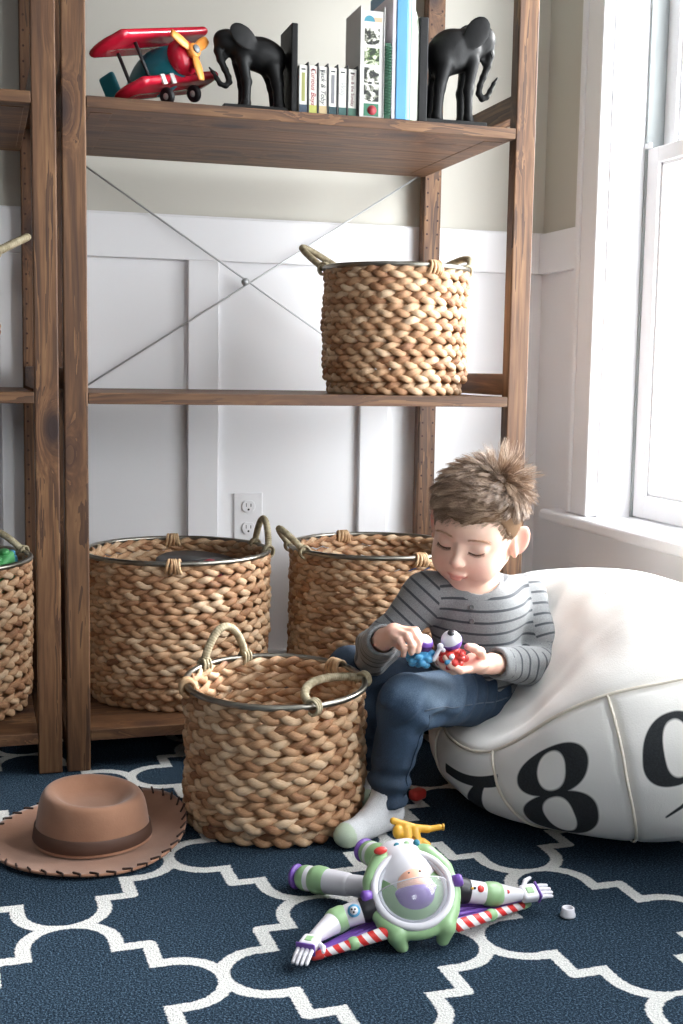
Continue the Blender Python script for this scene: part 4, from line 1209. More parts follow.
VV = W_[:, :, None, :] + rad*(np.cos(an)[None, None, :, None]*ref[:, :, None, :] + np.sin(an)[None, None, :, None]*ref2[:, :, None, :])
nh = len(P0); VV = VV.reshape(-1, 3)
base_ = (np.arange(nh)*(seg+1)*3)[:, None, None]; i_ = (np.arange(seg)*3)[None, :, None]; kk = np.arange(3)[None, None, :]; k2 = (kk+1) % 3
FF = np.stack([base_+i_+kk, base_+i_+k2, base_+i_+3+k2, base_+i_+3+kk], -1).reshape(-1, 4)
tt = (tint[:, None] + .18*ss[None]).clip(0, 1); tt = np.repeat(tt.reshape(-1), 3)
o = mesh_obj('hair_strands', VV, FF, m_hair, capo, attrs={'tint': tt}); o['kind'] = 'stuff'

# ---------------- shirt
S_ = SDF((.38, -.46, .12), (.86, -.15, .46), .0026)
UP = CH - PEL
add(ell(PEL + A([.005, .01, -.005]), (.092, .075, .060)), 0)
add(cap(PEL + A([.0, -.005, .02]), CH + A([0, 0, .005]), .078, .074), .03)
add(cap(CH + A([-.045, .004, .015]), CH + A([.050, .012, .005]), .052), .03)
add(cap(R_sh, NK + A([0, .004, -.028]), .036, .040), .02); add(cap(L_sh, NK + A([0, .004, -.028]), .036, .040), .02)
add(cap(R_sh, R_el, .038, .034), .02); add(cap(R_el, R_wr + (R_wr-R_el)*-.05, .033, .0270), .014)
add(cap(L_sh, L_el, .040, .038), .02); add(cap(L_el, L_wr + (L_wr-L_el)*-.10, .0385, .0290), .014)
add(ell(A([.735, -.285, .185]), (.05, .045, .035)), .03)                                 # hem bulging over the hip
Xg, Yg, Zg = np.meshgrid(*[S_.lo[k] + S_.h*np.arange(S_.n[k]) for k in range(3)], indexing='ij')
PP = np.stack([Xg, Yg, Zg], -1).reshape(-1, 3)
sel = np.abs(S_.F.reshape(-1)) < .012
w_ = np.zeros(len(PP), np.float32); q = PP[sel]
w_[sel] = .0026*fbm(q*A([1, 1, 1.7]), 34, 2, 2) + .0022*np.sin((q[:, 0]*.7+q[:, 2])*120 + 2*np.sin(q[:, 1]*60)) * np.exp(-((np.linalg.norm(q-R_el, axis=1)/.06)**2)) + .0024*np.sin((-q[:, 0]*.8+q[:, 2])*120) * np.exp(-((np.linalg.norm(q-L_el, axis=1)/.06)**2)) + .002*np.sin((q[:, 2]+.4*q[:, 0])*130)*np.exp(-((q[:, 2]-.235)/.05)**2)
S_.F += w_.reshape(S_.F.shape)
# openings
dR = (R_wr-R_el)/np.linalg.norm(R_wr-R_el); dL = (L_wr-L_el)/np.linalg.norm(L_wr-L_el)
def plane_cut(p, d, c, rad):
    sl = ((PP - c)**2).sum(1) < rad*rad
    s1 = (PP - p) @ d
    F = S_.F.reshape(-1); F[sl] = np.maximum(F[sl], s1[sl]); S_.F = F.reshape(S_.F.shape)
plane_cut(R_wr - dR*.004, dR, R_wr, .055); plane_cut(L_wr - dL*.010, dL, L_wr, .055)
S_.sub(cap(R_wr - dR*.022, R_wr + dR*.02, .0215, .0225), .002); S_.sub(cap(L_wr - dL*.028, L_wr + dL*.02, .0205, .0215), .002)
nd = HM @ A([0, 1., 0]); 
S_.sub(cap(NK + A([-.004, -.012, -.006]), NK + A([-.010, -.015, .10]), .041, .070), .004)
V, Q = S_.mesh(1)
# stripe coordinate: along the torso and along each arm
def seg_d(P, a, b):
    d = b-a; t = np.clip((P-a) @ d/(d @ d), 0, 1); return np.linalg.norm(P - a - t[:, None]*d, axis=1), t*np.linalg.norm(d)
dT, _ = seg_d(V, PEL - A([0, 0, .05]), NK - A([0, 0, .02])); dT = dT - .03
ups = UP/np.linalg.norm(UP)
sT = (V - PEL) @ ups + .05*(V[:, 0]-.655)*0
Ls = [(dT, sT)]
for a, b, c in ((R_sh, R_el, R_wr), (L_sh, L_el, L_wr)):
    d1, s1 = seg_d(V, a, b); d2, s2 = seg_d(V, b, c); l1 = np.linalg.norm(b-a)
    dd = np.minimum(d1, d2); t1 = ((V-a) @ (b-a))/l1; t2 = l1 + ((V-b) @ (c-b))/np.linalg.norm(c-b)
    wq = sst(-.012, .012, d1-d2); Ls.append((dd, t1*(1-wq) + t2*wq + (.010 if a is R_sh else .004)))
D_ = A([l[0] for l in Ls]); S3 = A([l[1] for l in Ls]); which = D_.argmin(0)
# the yoke above the chest belongs to the torso
torso = (V[:, 0] > R_sh[0]+.006) & (V[:, 0] < L_sh[0]-.008) & (V[:, 1] > -.385)
which = np.where(torso, 0, which)
sc_ = S3[which, np.arange(len(V))]
per = .0195
tri = np.abs(((sc_/per) % 1.) - .5)*per            # 0 at stripe centre
stripe = tri
M = Mat('grey_marl_jersey', srgb(140, 142, 142), .9); v = M.coord('Object')
n2 = M.noise(v, 900, 2)
gb = M.ramp(n2, [(.3, srgb(98, 101, 103)), (.7, srgb(138, 140, 141))])
mask = M.math('MULTIPLY_ADD', M.math('SUBTRACT', .0021, M.attr('stripe')), 1400., .5, clamp=True)
M.base(M.mix(mask, gb, M.ramp(n2, [(.3, srgb(42, 46, 52)), (.7, srgb(62, 66, 72))]))); M.bump(n2, .25, .0006)
M.b.inputs['Sheen Weight'].default_value = .2
m_shirt = M.m
N_ = normals(V, Q)
# neck band and cuffs stay plain
dN = np.linalg.norm((V - (NK + A([-.006, -.013, .01])))*A([1, 1, .6]), axis=1)
stripe = np.where(dN < .052, .02, stripe)
for w0, d0 in ((R_wr, dR), (L_wr, dL)):
    near = (((V - w0) @ d0) > -.030) & (np.linalg.norm(V-w0, axis=1) < .05); stripe = np.where(near, .02, stripe)
shirt = mesh_obj('shirt', V, Q, m_shirt, boy, attrs={'stripe': stripe})
m_btn = plain('grey_button', (96, 98, 100), .4)
for p in ((.612, -.381, .358), (.613, -.386, .335)):
    P = A(p); i = ((V[:, 0]-P[0])**2 + (V[:, 2]-P[2])**2 + np.where(V[:, 1] > -.33, 9, 0)).argmin(); P = V[i]
    mesh_obj('button', *lathe([(.0001, .0022), (.0030, .0024), (.0042, .0030), (.0048, .0016), (.0048, -.002)], 20, P, N_[i]), m_btn, shirt)
# placket
# ---------------- jeans
S_ = SDF((.36, -.50, .03), (.78, -.15, .30), .0026)
add(ell(PEL + A([-.005, .0, -.022]), (.088, .072, .052)), 0)
add(cap(L_hip + A([-.005, -.005, 0]), L_kn, .054, .0435), .02); add(cap(L_kn, L_an + A([0, 0, .022]), .0430, .0320), .012); add(cap(L_an + A([0, 0, .030]), L_an + A([0, 0, -.006]), .0320, .0335), .006)
add(cap(R_hip, R_kn, .052, .042), .02); add(cap(R_kn, R_an + A([0, 0, .02]), .041, .031), .012)
add(ell(L_kn + A([-.006, -.006, .004]), (.043, .043, .043)), .01)
Xg, Yg, Zg = np.meshgrid(*[S_.lo[k] + S_.h*np.arange(S_.n[k]) for k in range(3)], indexing='ij')
PP = np.stack([Xg, Yg, Zg], -1).reshape(-1, 3); sel = np.abs(S_.F.reshape(-1)) < .012; w_ = np.zeros(len(PP), np.float32); q = PP[sel]
kb = L_kn + A([.04, .01, -.03]); an_ = np.arctan2(q[:, 2]-kb[2], q[:, 0]-kb[0])
w_[sel] = .0024*fbm(q*A([1, 1, .7]), 40, 2, 12) + .0036*np.sin((q[:, 0]*.55 - q[:, 2]*.5 + q[:, 1]*.4)*210 + 3*np.sin(q[:, 0]*30))*np.exp(-((q[:, 2]-.215)/.035)**2) + .0058*np.sin((q[:, 0]*.55 + q[:, 2]*.9)*150 + 1.5*np.sin(q[:, 1]*50)) * np.exp(-((np.linalg.norm((q-kb)*A([.8, .5, 1]), axis=1))/.034)**2) + .0042*np.sin(q[:, 2]*170 + 20*q[:, 0])*np.exp(-((q[:, 2]-.085)/.03)**2) + .003*np.sin((q[:, 0]+q[:, 2]*.6)*130)*np.exp(-((np.linalg.norm(q-L_hip, axis=1))/.07)**2)
S_.F += w_.reshape(S_.F.shape)
plane_cut(L_an + A([0, 0, -.012]), A([.12, .0, -1.]), L_an, .07); plane_cut(R_an + A([0, 0, .004]), A([0, 0, -1.]), R_an, .06)
S_.sub(cap(L_an + A([0, 0, .004]), L_an + A([0, 0, -.04]), .0280, .029), .002)
V, Q = S_.mesh(1)
wear = np.exp(-(np.linalg.norm((V - (L_kn+A([.02, -.02, .02])))*A([.6, 1, 1]), axis=1)/.06)**2)*.8 + .5*np.exp(-(np.linalg.norm((V - (L_hip*.5+L_kn*.5+A([0, -.03, .02])))*A([.6, 1, 1]), axis=1)/.06)**2)
M = Mat('washed_denim', srgb(52, 74, 98), .8); v = M.coord('Object'); n1 = M.noise(v, 12, 4, .6); n2 = M.noise(v, 700, 2)
f = M.math('ADD', M.math('MULTIPLY', n1, .45), M.math('ADD', M.math('MULTIPLY', n2, .35), M.math('MULTIPLY', M.attr('wear'), .32)))
M.base(M.ramp(f, [(.30, srgb(24, 38, 54)), (.55, srgb(46, 68, 92)), (.90, srgb(122, 142, 160))])); M.bump(n2, .3, .0006)
m_den = M.m
jeans = mesh_obj('jeans', V, Q, m_den, boy, attrs={'wear': wear})
m_thr = plain('seam_thread', (84, 96, 112), .7)
NJ = normals(V, Q)
def on_surface(P, toward):
    out = []
    for p in P:
        d = ((V-p)**2).sum(1) - .0006*((NJ @ toward)) ; i = d.argmin(); out.append(V[i] + NJ[i]*.0008)
    out = A(out)
    for _ in range(4): out[1:-1] = (out[:-2]+2*out[1:-1]+out[2:])/4
    return out
tw = A([-.2, -.9, .25])
a = L_kn + A([.012, -.045, -.004]); b = L_hip + A([.02, -.06, .0]); P = a + (b-a)*np.linspace(0, 1, 30)[:, None]
mesh_obj('outer_seam', *tube(on_surface(P, tw), .0011, 5), m_thr, jeans)
a = L_kn + A([.030, -.032, -.02]); b = L_an + A([.022, -.024, .02]); P = a + (b-a)*np.linspace(0, 1, 30)[:, None]
mesh_obj('outer_seam', *tube(on_surface(P, tw), .0010, 5), m_den, jeans)

# ---------------- socks
S_ = SDF((.30, -.54, -.002), (.54, -.20, .11), .0022)
toe = A([.362, -.478, .022]); heel = A([.448, -.424, .024])
add(cap(L_an + A([0, .0, .03]), heel + A([0, 0, .012]), .0265, .0245), 0); add(cap(heel, toe, .0235, .0195), .014); add(ell(toe + A([-.002, -.002, -.003]), (.022, .020, .0165)), .01)
add(cap(L_an + A([-.012, -.008, -.005]), toe*.5+heel*.5 + A([0, 0, .004]), .022, .020), .014)
S_.cut(lambda X, Y, Z: .0012 - Z + 0*X)
V, Q = S_.mesh(1)
dd = (heel-toe)/np.linalg.norm(heel-toe); tc_ = (V-toe) @ dd
grn = np.where(tc_ < -.004, 1., 0.)
M = Mat('grey_white_sock', srgb(206, 206, 208), .95); v = M.coord('Object'); n2 = M.noise(v, 700, 2)
M.base(M.mix(M.math('MULTIPLY', M.attr('toecap'), .8), M.ramp(n2, [(.3, srgb(186, 187, 190)), (.7, srgb(218, 218, 220))]), srgb(176, 194, 164))); M.bump(n2, .3, .0008)
mesh_obj('sock', V, Q, M.m, boy, attrs={'toecap': grn})
S_ = SDF((.38, -.38, -.002), (.54, -.18, .11), .0024)
t2 = A([.440, -.335, .020]); h2 = A([.478, -.258, .022])
add(cap(R_an + A([0, 0, .03]), h2 + A([0, 0, .01]), .0255, .0235), 0); add(cap(h2, t2, .0225, .0185), .014); add(ell(t2, (.019, .020, .0155)), .008)
S_.cut(lambda X, Y, Z: .0012 - Z + 0*X)
V, Q = S_.mesh(1); mesh_obj('sock', V, Q, M.m, boy, attrs={'toecap': np.where((V-t2) @ ((h2-t2)/np.linalg.norm(h2-t2)) < .004, 1., 0.)})
# ================================================================ toys
m_tw = plain('toy_white', (222, 220, 226), .28); m_tg = plain('toy_sage_green', (150, 186, 138), .32); m_tp = plain('toy_purple', (116, 78, 168), .32); m_tdp = plain('toy_dark_purple', (78, 46, 104), .35)
m_tb = plain('toy_black', (36, 36, 42), .4); m_tr = plain('toy_red', (206, 62, 56), .3); m_te = plain('toy_peach', (240, 184, 158), .4); m_tbl = plain('toy_blue', (84, 160, 204), .3)
m_ty = plain('toy_yellow', (226, 170, 58), .35); m_tc = plain('toy_teal', (40, 120, 140), .35)
# --- spaceman lying on its back on the rug
ro = thing('toy_spaceman', 'white and green toy spaceman with striped wings lying on the rug', 'toy figure', (.355, -.76, 0))
Nn = A([-.16, -.66, .73]); Nn /= np.linalg.norm(Nn)                 # the way the bubble faces
Uu = A([.90, .0, .0]) ; Uu = Uu - (Uu @ Nn)*Nn; Uu /= np.linalg.norm(Uu)
Vv = np.cross(Nn, Uu)                                               # towards the legs
RC = A([.352, -.806, .066])
FRM = np.stack([Uu, Vv, Nn], 1)
T = lambda x, y, z: RC + FRM @ A([x, y, z], float)
def sd(name, prims, m, h=.0018, par=None, label=None, clampz=.0012, it=1, subs=()):
    lo = np.min([p[0][1] for p in prims], 0) - .008; hi = np.max([p[0][2] for p in prims], 0) + .008
    S = SDF(lo, hi, h)
    for p, k in prims: S.add(p, k)
    for p, k in subs: S.sub(p, k)
    if clampz is not None: S.cut(lambda X, Y, Z: clampz - Z + 0*X)
    V, Q = S.mesh(it); return mesh_obj(name, V, Q, m, par or ro, label=label)
# torso shell behind the collar
sd('torso', [(cap(T(0, .005, -.030), T(0, .035, -.022), .036, .040), 0), (cap(T(-.034, .030, -.014), T(.034, .030, -.014), .018, .018), .012), (cap(T(-.010, .062, -.030), T(.010, .062, -.030), .024, .024), .02)], m_tw)
# green collar housing : ring with broad shoulders and two lower lugs
S = SDF(T(0, 0, 0) - .085, T(0, 0, 0) + .085, .0018)
t = np.linspace(0, 2*PI, 40, endpoint=False)
for i in range(40):
    a, b = t[i], t[(i+1) % 40]; r = .0565
    S.add(cap(T(r*math.cos(a), r*.98*math.sin(a), -.004), T(r*math.cos(b), r*.98*math.sin(b), -.004), .0085), .004)
for s in (-1, 1):
    S.add(cap(T(s*.034, .050, -.004), T(s*.050, .026, -.002), .0125, .011), .008)
    S.add(cap(T(s*.034, -.050, -.004), T(s*.046, -.034, -.004), .0125, .010), .006)
    S.add(cap(T(s*.034, -.055, -.006), T(s*.028, -.064, -.018), .0115, .009), .006)
S.add(cap(T(-.03, .058, -.010), T(.03, .058, -.010), .009, .009), .008)
S.cut(lambda X, Y, Z: .0012 - Z + 0*X)
V, Q = S.mesh(1); mesh_obj('collar_housing', V, Q, m_tg, ro)
for r, rr, z, m, nm in ((.0515, .0052, .006, m_tw, 'collar_ring'), (.0455, .0038, .0045, plain('toy_grey', (170, 172, 180), .3), 'inner_ring')):
    t = np.linspace(0, 2*PI, 72, endpoint=False); mesh_obj(nm, *tube(A([T(r*math.cos(a), r*math.sin(a), z) for a in t]), rr, 10, True), m, ro)
# hollow lined in green, dark at the sides only by its own shade
V, F = lathe([(.001, -.026), (.02, -.025), (.036, -.018), (.0445, -.004), (.046, .003)], 48); mesh_obj('collar_lining', V @ FRM.T + RC, F, m_tg, ro)
mesh_obj('chin_rest', *[(lambda VF: (VF[0] @ FRM.T + T(0, -.028, -.008), VF[1]))(bbox((0, 0, 0), (.056, .022, .012), .005, 3))][0], m_tw, ro)
# plain generic head: hood and face
hd = sd('head', [(ell(T(.004, .006, .002), (.024, .024, .022), FRM), 0)], m_te, clampz=None, label='plain round peach head')
sd('cap', [(ell(T(.003, -.006, -.001), (.0262, .0215, .0245), FRM), 0), (cap(T(-.020, -.002, .006), T(.028, -.002, .006), .0045), .004)], m_tp, .0012, hd, 'plain purple cap', None)
for s in (-1, 1): mesh_obj('eye', *sphere(T(.0055 + s*.0075, .0175, .0195), .0017, n=10, m=8), m_tb, hd)
# clear visor : lower half of the bubble
M = Mat('clear_visor', (1, 1, 1), .04); M.t.nodes.remove(M.b)
gl = M.n('ShaderNodeBsdfGlossy'); gl.inputs['Roughness'].default_value = .05; trn = M.n('ShaderNodeBsdfTransparent'); trn.inputs['Color'].default_value = (.93, .94, .96, 1); mx = M.n('ShaderNodeMixShader')
df = M.n('ShaderNodeBsdfDiffuse'); df.inputs['Color'].default_value = (.85, .87, .9, 1); mx2 = M.n('ShaderNodeMixShader'); mx2.inputs[0].default_value = .22
ge = M.n('ShaderNodeNewGeometry'); dt = M.n('ShaderNodeVectorMath', operation='DOT_PRODUCT'); M.l(ge.outputs['Normal'], dt.inputs[0]); M.l(ge.outputs['Incoming'], dt.inputs[1])
M.l(M.math('MULTIPLY_ADD', M.math('POWER', M.math('SUBTRACT', 1., M.math('ABSOLUTE', dt.outputs['Value'])), 4.), .8, .05), mx.inputs[0])
M.l(df.outputs[0], mx2.inputs[2]); M.l(trn.outputs[0], mx2.inputs[1]); M.l(mx2.outputs[0], mx.inputs[1]); M.l(gl.outputs[0], mx.inputs[2]); M.l(mx.outputs[0], M.t.nodes['Material Output'].inputs[0])
nu, nv = 40, 20; V = []
for j in range(nv+1):
    for i in range(nu+1):
        a = PI + PI*i/nu; e = (PI*.5)*(j/nv)         # lower half only, bulging out towards the viewer
        V.append(T(.0475*math.cos(a)*math.cos(e*.999), .0475*math.sin(a)*math.cos(e*.999) + .002, .004 + .034*math.sin(e)))
F = [[j*(nu+1)+i, j*(nu+1)+i+1, (j+1)*(nu+1)+i+1, (j+1)*(nu+1)+i] for j in range(nv) for i in range(nu)]
vis = mesh_obj('visor', V, F, M.m, ro)
P = A([T(.0475*math.cos(a), .002, .004 + .034*math.sin(a)) for a in np.linspace(0, PI, 40)])
mesh_obj('visor_edge', *tube(P, .0008, 6), m_tw, vis)
# chest buttons and side bolts
o = sd('button', [(ell(T(-.031, .060, .010), (.0095, .0055, .0045), FRM), 0)], m_tr, .0010, clampz=None, label='red button')
for x, m_, nm in ((-.006, m_tc, 'teal'), (.008, m_tg, 'green'), (.022, m_tc, 'teal')):
    mesh_obj('button', *lathe([(.0045, -.004), (.0045, .002), (.003, .003), (.0001, .003)], 16, T(x, .0660, .0015), Nn), m_, ro, label=nm + ' button')
for s in (-1, 1): mesh_obj('side_bolt', *lathe([(.0085, -.006), (.0085, .004), (.006, .007), (.0001, .007)], 20, T(s*.063, .002, .004), FRM @ A([s*1., 0, .2])), m_tp, ro)
# arms
def limb(name, pts, rads, m, par=None): return sd(name, [(cap(pts[i], pts[i+1], rads[i], rads[i+1]), .003) for i in range(len(pts)-1)], m, .0016, par)
def toyhand(wr, d, up, spread, par, tip_m):
    d = A(d, float); d /= np.linalg.norm(d); up = A(up, float); sdv = np.cross(up, d); sdv /= np.linalg.norm(sdv); up = np.cross(d, sdv)
    F3 = np.stack([d, sdv, up], 1); c = A(wr) + d*.014
    h = sd('hand', [(rbox(c, (.013, .0125, .0075), .005, F3), 0)], m_tw, .0012, par, None)
    sd('glove_patch', [(rbox(c + up*.0068, (.006, .0055, .0016), .0014, F3), 0)], m_tg, .0008, h, 'green patch')
    mesh_obj('cuff', *[(lambda VF: (VF[0] @ F3.T + c + d*.0135, VF[1]))(bbox((0, 0, 0), (.003, .0265, .0165), .0012, 2))][0], m_tp, h, label='purple knuckle band')
    for i in range(4):
        o = (i-1.5)*.0062; b = c + d*.014 + sdv*o; e = b + d*(.022 - .002*abs(i-1.4)) - up*spread*.010
        f = sd('finger', [(cap(b, (b+e)/2 + up*.001, .0030, .0029), 0), (cap((b+e)/2 + up*.001, e, .0029, .0025), .001)], m_tw, .0009, h)
        mesh_obj('fingertip', *sphere(e, .0023, n=10, m=8), tip_m, f)
    b = c + sdv*.0125 - d*.002; sd('thumb', [(cap(b, b + sdv*.008 + d*.006, .0036, .0034), 0), (cap(b + sdv*.008 + d*.006, b + sdv*.012 + d*.015, .0034, .0026), .001)], m_tw, .0009, h)
    return h
def arm(sh, el, wr, hdir, hup, spread):
    sh, el, wr = A(sh), A(el), A(wr); d = (el-sh)/np.linalg.norm(el-sh); d2 = (wr-el)/np.linalg.norm(wr-el)
    a = limb('arm', [sh, el], [.0165, .0145], m_tw)
    limb('shoulder_joint', [sh - d*.006, sh + d*.001], [.0178, .0178], m_tb, a)['label'] = 'black shoulder joint'
    limb('elbow_band', [el - d*.004, el + d2*.004], [.0168, .0172], m_tg, a)['label'] = 'green elbow band'
    limb('forearm', [el + d2*.006, wr], [.0160, .0088], m_tw, a)
    toyhand(wr + d2*.002, hdir, hup, spread, a, m_tdp)
    c = (sh*.55+el*.45); n_ = A([-.1, -.75, .65]); n_ -= (n_ @ d)*d; n_ /= np.linalg.norm(n_)
    return a, c + n_*.0150, n_
a1, p1, n1_ = arm((.291, -.800, .046), (.252, -.796, .034), (.213, -.822, .026), (-.55, -.70, -.10), (-.2, -.2, .95), .8)
a2, p2, n2_ = arm((.436, -.778, .046), (.478, -.782, .038), (.520, -.780, .032), (.98, .06, .0), (-.1, -.5, .86), .1)
def disc(name, c, n_, r, m, par, label=None): return mesh_obj(name, *lathe([(r, -.001), (r, .0012), (.0001, .0014)], 24, c, n_), m, par, label=label)
bd = disc('arm_badge', p1, n1_, .0085, m_tbl, a1, 'round pale blue badge'); disc('badge_centre', p1+n1_*.0008, n1_, .0055, m_tw, bd)
for k, (ox, oz) in enumerate(((-.004, .003), (.003, .002), (-.001, -.004))): disc('badge_dot', p1 + n1_*.0018 + FRM @ A([ox*.6, oz*.6, 0]), n1_, .0013, m_tb, bd)
for k in range(5): disc('arm_sticker', p2 + A([-.014+.0035*(k % 3), 0, .002-.004*(k//3)]), n2_, .0018, [m_tb, m_ty, m_tb, m_ty, m_tr][k], a2, 'small dark and yellow marks')
disc('arm_sticker', p2 + A([.002, 0, .0]), n2_, .0048, m_tr, a2, 'red round mark')
disc('forearm_mark', A([.498, -.781, .035]) + n2_*.0125, n2_, .0028, m_tr, a2, 'red mark')
# legs
def leg(hip, kn, an, toe):
    hip, kn, an, toe = A(hip), A(kn), A(an), A(toe); d = (an-kn)/np.linalg.norm(an-kn)
    l = limb('leg', [hip, kn], [.0150, .0150], m_tw); limb('shin', [kn + d*.004, an], [.0165, .0185], m_tw, l)
    limb('shin_cuff', [an - d*.003, an + d*.004], [.0200, .0205], m_tg, l)['label'] = 'green cuff'
    b = limb('boot', [an + d*.010, an + d*.020], [.0165, .0185], m_tw, l)
    limb('boot_toe', [an + d*.024, an + d*.026], [.0185, .0185], m_tg, b)['label'] = 'green boot foot'
    n3 = d; mesh_obj('boot_sole', *lathe([(.001, 0), (.0175, 0), (.0185, .003), (.0165, .007), (.001, .008)], 28, an + d*.0405, n3), m_tp, b, label='purple sole')
leg((.334, -.716, .034), (.302, -.680, .028), (.271, -.643, .0225), (.25, -.62, .03))
leg((.382, -.700, .044), (.374, -.660, .044), (.366, -.624, .040), (.37, -.59, .03))
# wings with striped leading bars
M = Mat('red_white_stripe', (1, 1, 1), .35); v = M.coord('Object'); sp_ = M.n('ShaderNodeSeparateXYZ'); M.l(v, sp_.inputs[0])
st = M.math('FRACT', M.math('MULTIPLY', M.math('ADD', sp_.outputs[0], M.math('MULTIPLY', sp_.outputs[2], .9)), 52.))
M.base(M.mix(M.math('GREATER_THAN', st, .5), srgb(224, 220, 220), srgb(204, 48, 46))); m_strp = M.m
def toywing(a, b, c):
    """a inner front, b tip, c inner rear"""
    a, b, c = A(a), A(b), A(c)
    w = sd('wing', [(cap(a, b, .004, .004), 0)] + [(cap(a + (c-a)*k, b + (c-a)*k*.35, .0032, .003), .004) for k in (.25, .5, .75, 1.)], m_tp, .0016)
    sd('wing_bar', [(cap(a, b, .0088, .0050), 0)], m_strp, .0014, w)
    d = (b-a)/np.linalg.norm(b-a)
    limb('wing_tip', [b - d*.002, b + d*.008], [.0062, .0050], m_tr if b[0] < .3 else m_tg, w)
    limb('wing_clip', [a + (b-a)*.48, a + (b-a)*.50], [.0088, .0088], m_tg, w)
toywing((.306, -.833, .026), (.214, -.842, .011), (.318, -.785, .026)); toywing((.404, -.838, .026), (.534, -.772, .012), (.396, -.780, .026))

# --- yellow toy piece standing on the rug behind the spaceman
yb = A([.420, -.612, .0])
ry = thing('toy_key', 'bright yellow plastic toy piece with a rod propped behind the toy spaceman', 'toy', tuple(yb))
YF = np.stack([A([.985, -.05, -.06]), A([-.08, -.55, -.83]), A([0, .83, -.55])], 1); YF, _ = np.linalg.qr(YF); YF *= np.sign(YF[0, 0])
ys = SDF((.35, -.70, -.005), (.50, -.53, .10), .0013)
ax_, ay_ = A([.98, -.16, -.12]), A([0, -.42, -.9]); o0 = A([.396, -.604, .084])
Yp = lambda u, v: o0 + ax_*u + ay_*v
for u0, v0, u1, v1, r in ((-.002, -.002, .036, .006, .0052), (.036, .006, .050, .006, .0060), (.050, .006, .070, .0015, .0046), (.004, .012, .004, .016, .0085), (.016, .008, .018, .028, .0080), (.030, .010, .031, .030, .0075), (.040, .026, .046, .030, .0065), (.018, .030, .020, .076, .0060), (.031, .032, .032, .076, .0060)):
    ys.add(cap(Yp(u0, v0), Yp(u1, v1), r), .002)
ys.sub(cap(Yp(.0245, .020)+A([0, -.02, 0]), Yp(.0245, .020)+A([0, .02, 0]), .0022), .001); ys.cut(lambda X, Y, Z: .0012 - Z + 0*X)
V, Q = ys.mesh(1); mesh_obj('body', V, Q, m_ty, ry)
mesh_obj('rod_end', *lathe([(.0030, 0), (.0052, 0), (.0052, .0025), (.0030, .0025)], 18, Yp(.0735, .0008), ax_), m_ty, ry)

# --- small white cap on the rug
V, F = lathe([(.001, .0012), (.0098, .0012), (.0108, .0022), (.0108, .0045), (.0092, .0085), (.0088, .0138), (.0079, .0145), (.0071, .0136), (.0071, .008), (.001, .007)], 36, (.5875, -.800, 0))
o = mesh_obj('plastic_cap', V, F, m_tw); origin_to(o, Vector((.5875, -.800, 0))); tag(o, 'tiny white plastic cap lying on the rug right of the toy spaceman', 'cap')
# --- red bit in the shade of the bean bag
V, Q = bbox((.545, -.300, .011), (.030, .022, .019), .006, 3, rotm((0, 0, 1), .5)); o = mesh_obj('toy_brick', V, Q, m_tr); origin_to(o, Vector((.545, -.300, .0))); tag(o, 'small red toy brick in the shade under the boy\'s legs', 'toy block')

# --- the two toys in his hands
def knobs(c, r, n, kr, seed, h=.0013):
    rs = np.random.RandomState(seed); P = []
    for i in range(n):
        z = 1 - 2*(i+.5)/n; a = i*2.399; d = A([math.sqrt(1-z*z)*math.cos(a), math.sqrt(1-z*z)*math.sin(a), z*.75]); P.append((ell(A(c) + d*r*(.85+.2*rs.rand()), (kr, kr*.9, kr*.8)), .0022))
    return [(ell(c, (r*.85, r*.8, r*.6)), 0)] + P
tb = A([.537, -.462, .299])
rt = thing('toy_creature', 'red knobbly toy with a big white eye and purple lid in his palm', 'toy figure', tuple(tb))
sd('body', knobs(tb, .0225, 22, .0078, 1), m_tr, .0013, rt, clampz=None)
ec = tb + A([-.002, -.004, .027]); ed = A([-.20, -.45, .87]); ed /= np.linalg.norm(ed)
ey = mesh_obj('eyeball', *sphere(ec, .0170, n=28, m=20), m_tw, rt, label='white eyeball')
disc('pupil', ec + ed*.0162, ed, .0062, m_tb, ey, 'black pupil')
t = np.linspace(0, 2*PI, 32, endpoint=False); lf = frame(A([-.35, .30, .89]))
V, F = lathe([(.0178*math.cos(a), .0178*math.sin(a)) for a in np.linspace(-1.45, -.02, 14)] + [(.0160, 0)], 32); mesh_obj('eyelid', V @ frame((-.42, -.25, .87)).T + ec, F, m_tp, rt, label='purple lower lid')
for p, m_ in (((-.014, -.020, -.004), m_tbl), ((-.008, -.022, .004), m_tw), ((.010, -.020, .006), m_tr)): mesh_obj('stud', *lathe([(.0045, -.004), (.0045, .003), (.003, .0045), (.0001, .0045)], 14, tb + A(p), (-.2, -.8, .5)), m_, rt)
ta = A([.486, -.455, .300])
rt = thing('toy_creature', 'pale blue knobbly toy with a purple and white dome pinched in his fingers', 'toy figure', tuple(ta))
sd('body', knobs(ta, .0210, 20, .0072, 5), m_tbl, .0013, rt, clampz=None)
dc_ = ta + A([.002, -.006, .022])
V, F = lathe([(.0165*math.cos(a), .0165*math.sin(a)) for a in np.linspace(-.9, .25, 12)], 32); mesh_obj('collar', V @ frame((.1, -.3, .95)).T + dc_, F, m_tdp, rt, label='dark purple band')
V, F = lathe([(.0160*math.cos(a), .0160*math.sin(a)) for a in np.linspace(.1, PI/2-.01, 12)], 32); mesh_obj('dome', V @ frame((.25, -.3, .92)).T + dc_, F, m_tw, rt, label='white dome')
V, F = lathe([(.0169*math.cos(a), .0169*math.sin(a)) for a in np.linspace(.10, .55, 8)], 32); mesh_obj('dome_band', V @ frame((.1, -.3, .95)).T + dc_, F, m_tp, rt)
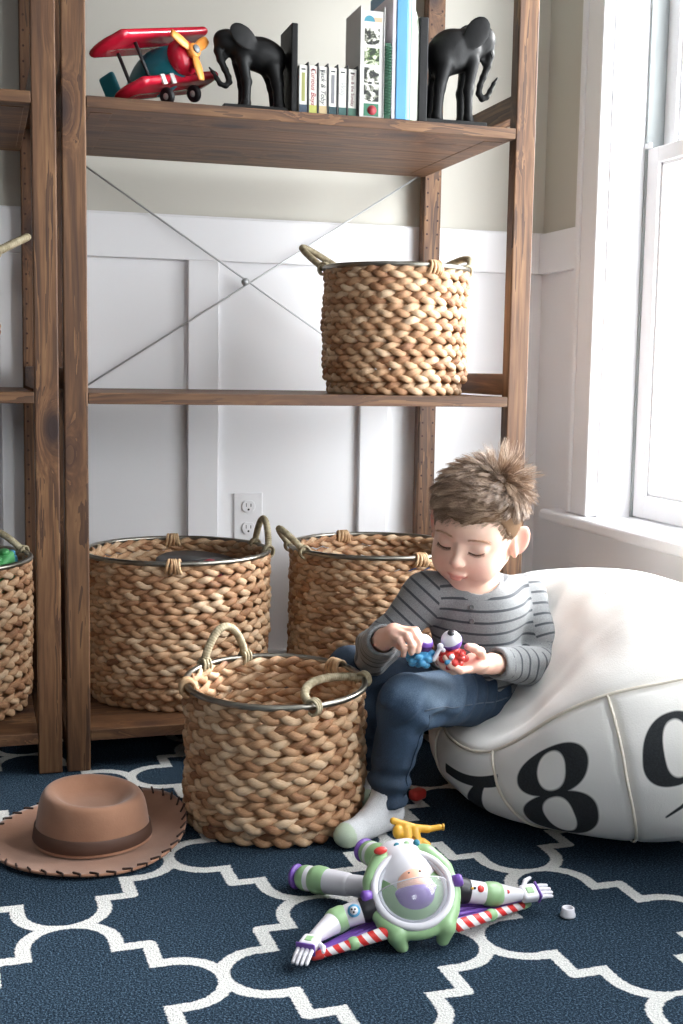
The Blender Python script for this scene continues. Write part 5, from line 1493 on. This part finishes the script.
sd('connector', [(cap(ta + A([.016, -.020, -.002]), ta + A([.026, -.022, .018]), .0035), 0), (ell(ta + A([.026, -.022, .020]), (.0055, .0045, .0055)), .001), (ell(ta + A([.032, -.020, .013]), (.004, .004, .004)), .001)], m_tw, .0010, rt, clampz=None)
# ================================================================ camera and light
R3 = A([[.95869361, .01705668, -.28392893], [-.28399274, .11340361, -.9520965], [.01595896, .99340258, .11356329]])
cam = bpy.data.cameras.new('camera'); co = bpy.data.objects.new('camera', cam); COL.objects.link(co)
M4 = Matrix.Identity(4)
for i in range(3):
    for j in range(3): M4[i][j] = R3[i][j]
M4.translation = Vector((-.19907, -2.29353, .75704)); co.matrix_world = M4
cam.sensor_fit = 'HORIZONTAL'; cam.sensor_width = 24.; cam.lens = 1232.2 * 24 / 683; cam.clip_start = .05
sc.camera = co
W = bpy.data.worlds.new('world'); sc.world = W; W.use_nodes = True
bgn = W.node_tree.nodes['Background']; bgn.inputs['Color'].default_value = (.94, .975, 1., 1); bgn.inputs['Strength'].default_value = 10.
def portal(c, sx, sy, d):
    L = bpy.data.lights.new('window_portal', 'AREA'); L.shape = 'RECTANGLE'; L.size = sx; L.size_y = sy
    L.cycles.is_portal = True
    o = bpy.data.objects.new('window_portal', L); COL.objects.link(o)
    o.location = c; o.rotation_euler = Vector(d).to_track_quat('-Z', 'Z').to_euler()
for a, b in OPN: portal((XW+.20, (a+b)/2, (SZ+WT)/2), WT-SZ, b-a, (-1, 0, 0))
portal(((FILLW[0]+FILLW[1])/2, YB-.12, (FILLW[2]+FILLW[3])/2), FILLW[1]-FILLW[0], FILLW[3]-FILLW[2], (0, 1, 0))  # sky portal of the added fill window
sun = bpy.data.lights.new('hazy_sun', 'SUN'); sun.energy = 6.5; sun.angle = math.radians(16); sun.color = (1., 1., .99)
so = bpy.data.objects.new('hazy_sun', sun); COL.objects.link(so); so.rotation_euler = Vector((-.93, -.13, -.36)).to_track_quat('-Z', 'Y').to_euler()
sc.view_settings.view_transform = 'Standard'; sc.view_settings.look = 'None'; sc.view_settings.gamma = 1.; sc.view_settings.exposure = .44
sc.view_settings.use_curve_mapping = False
cy = sc.cycles; cy.max_bounces = 8; cy.diffuse_bounces = 5; cy.glossy_bounces = 3; cy.transmission_bounces = 6; cy.transparent_max_bounces = 12
cy.use_denoising = True; cy.caustics_reflective = False; cy.caustics_refractive = False; cy.sample_clamp_indirect = 6.
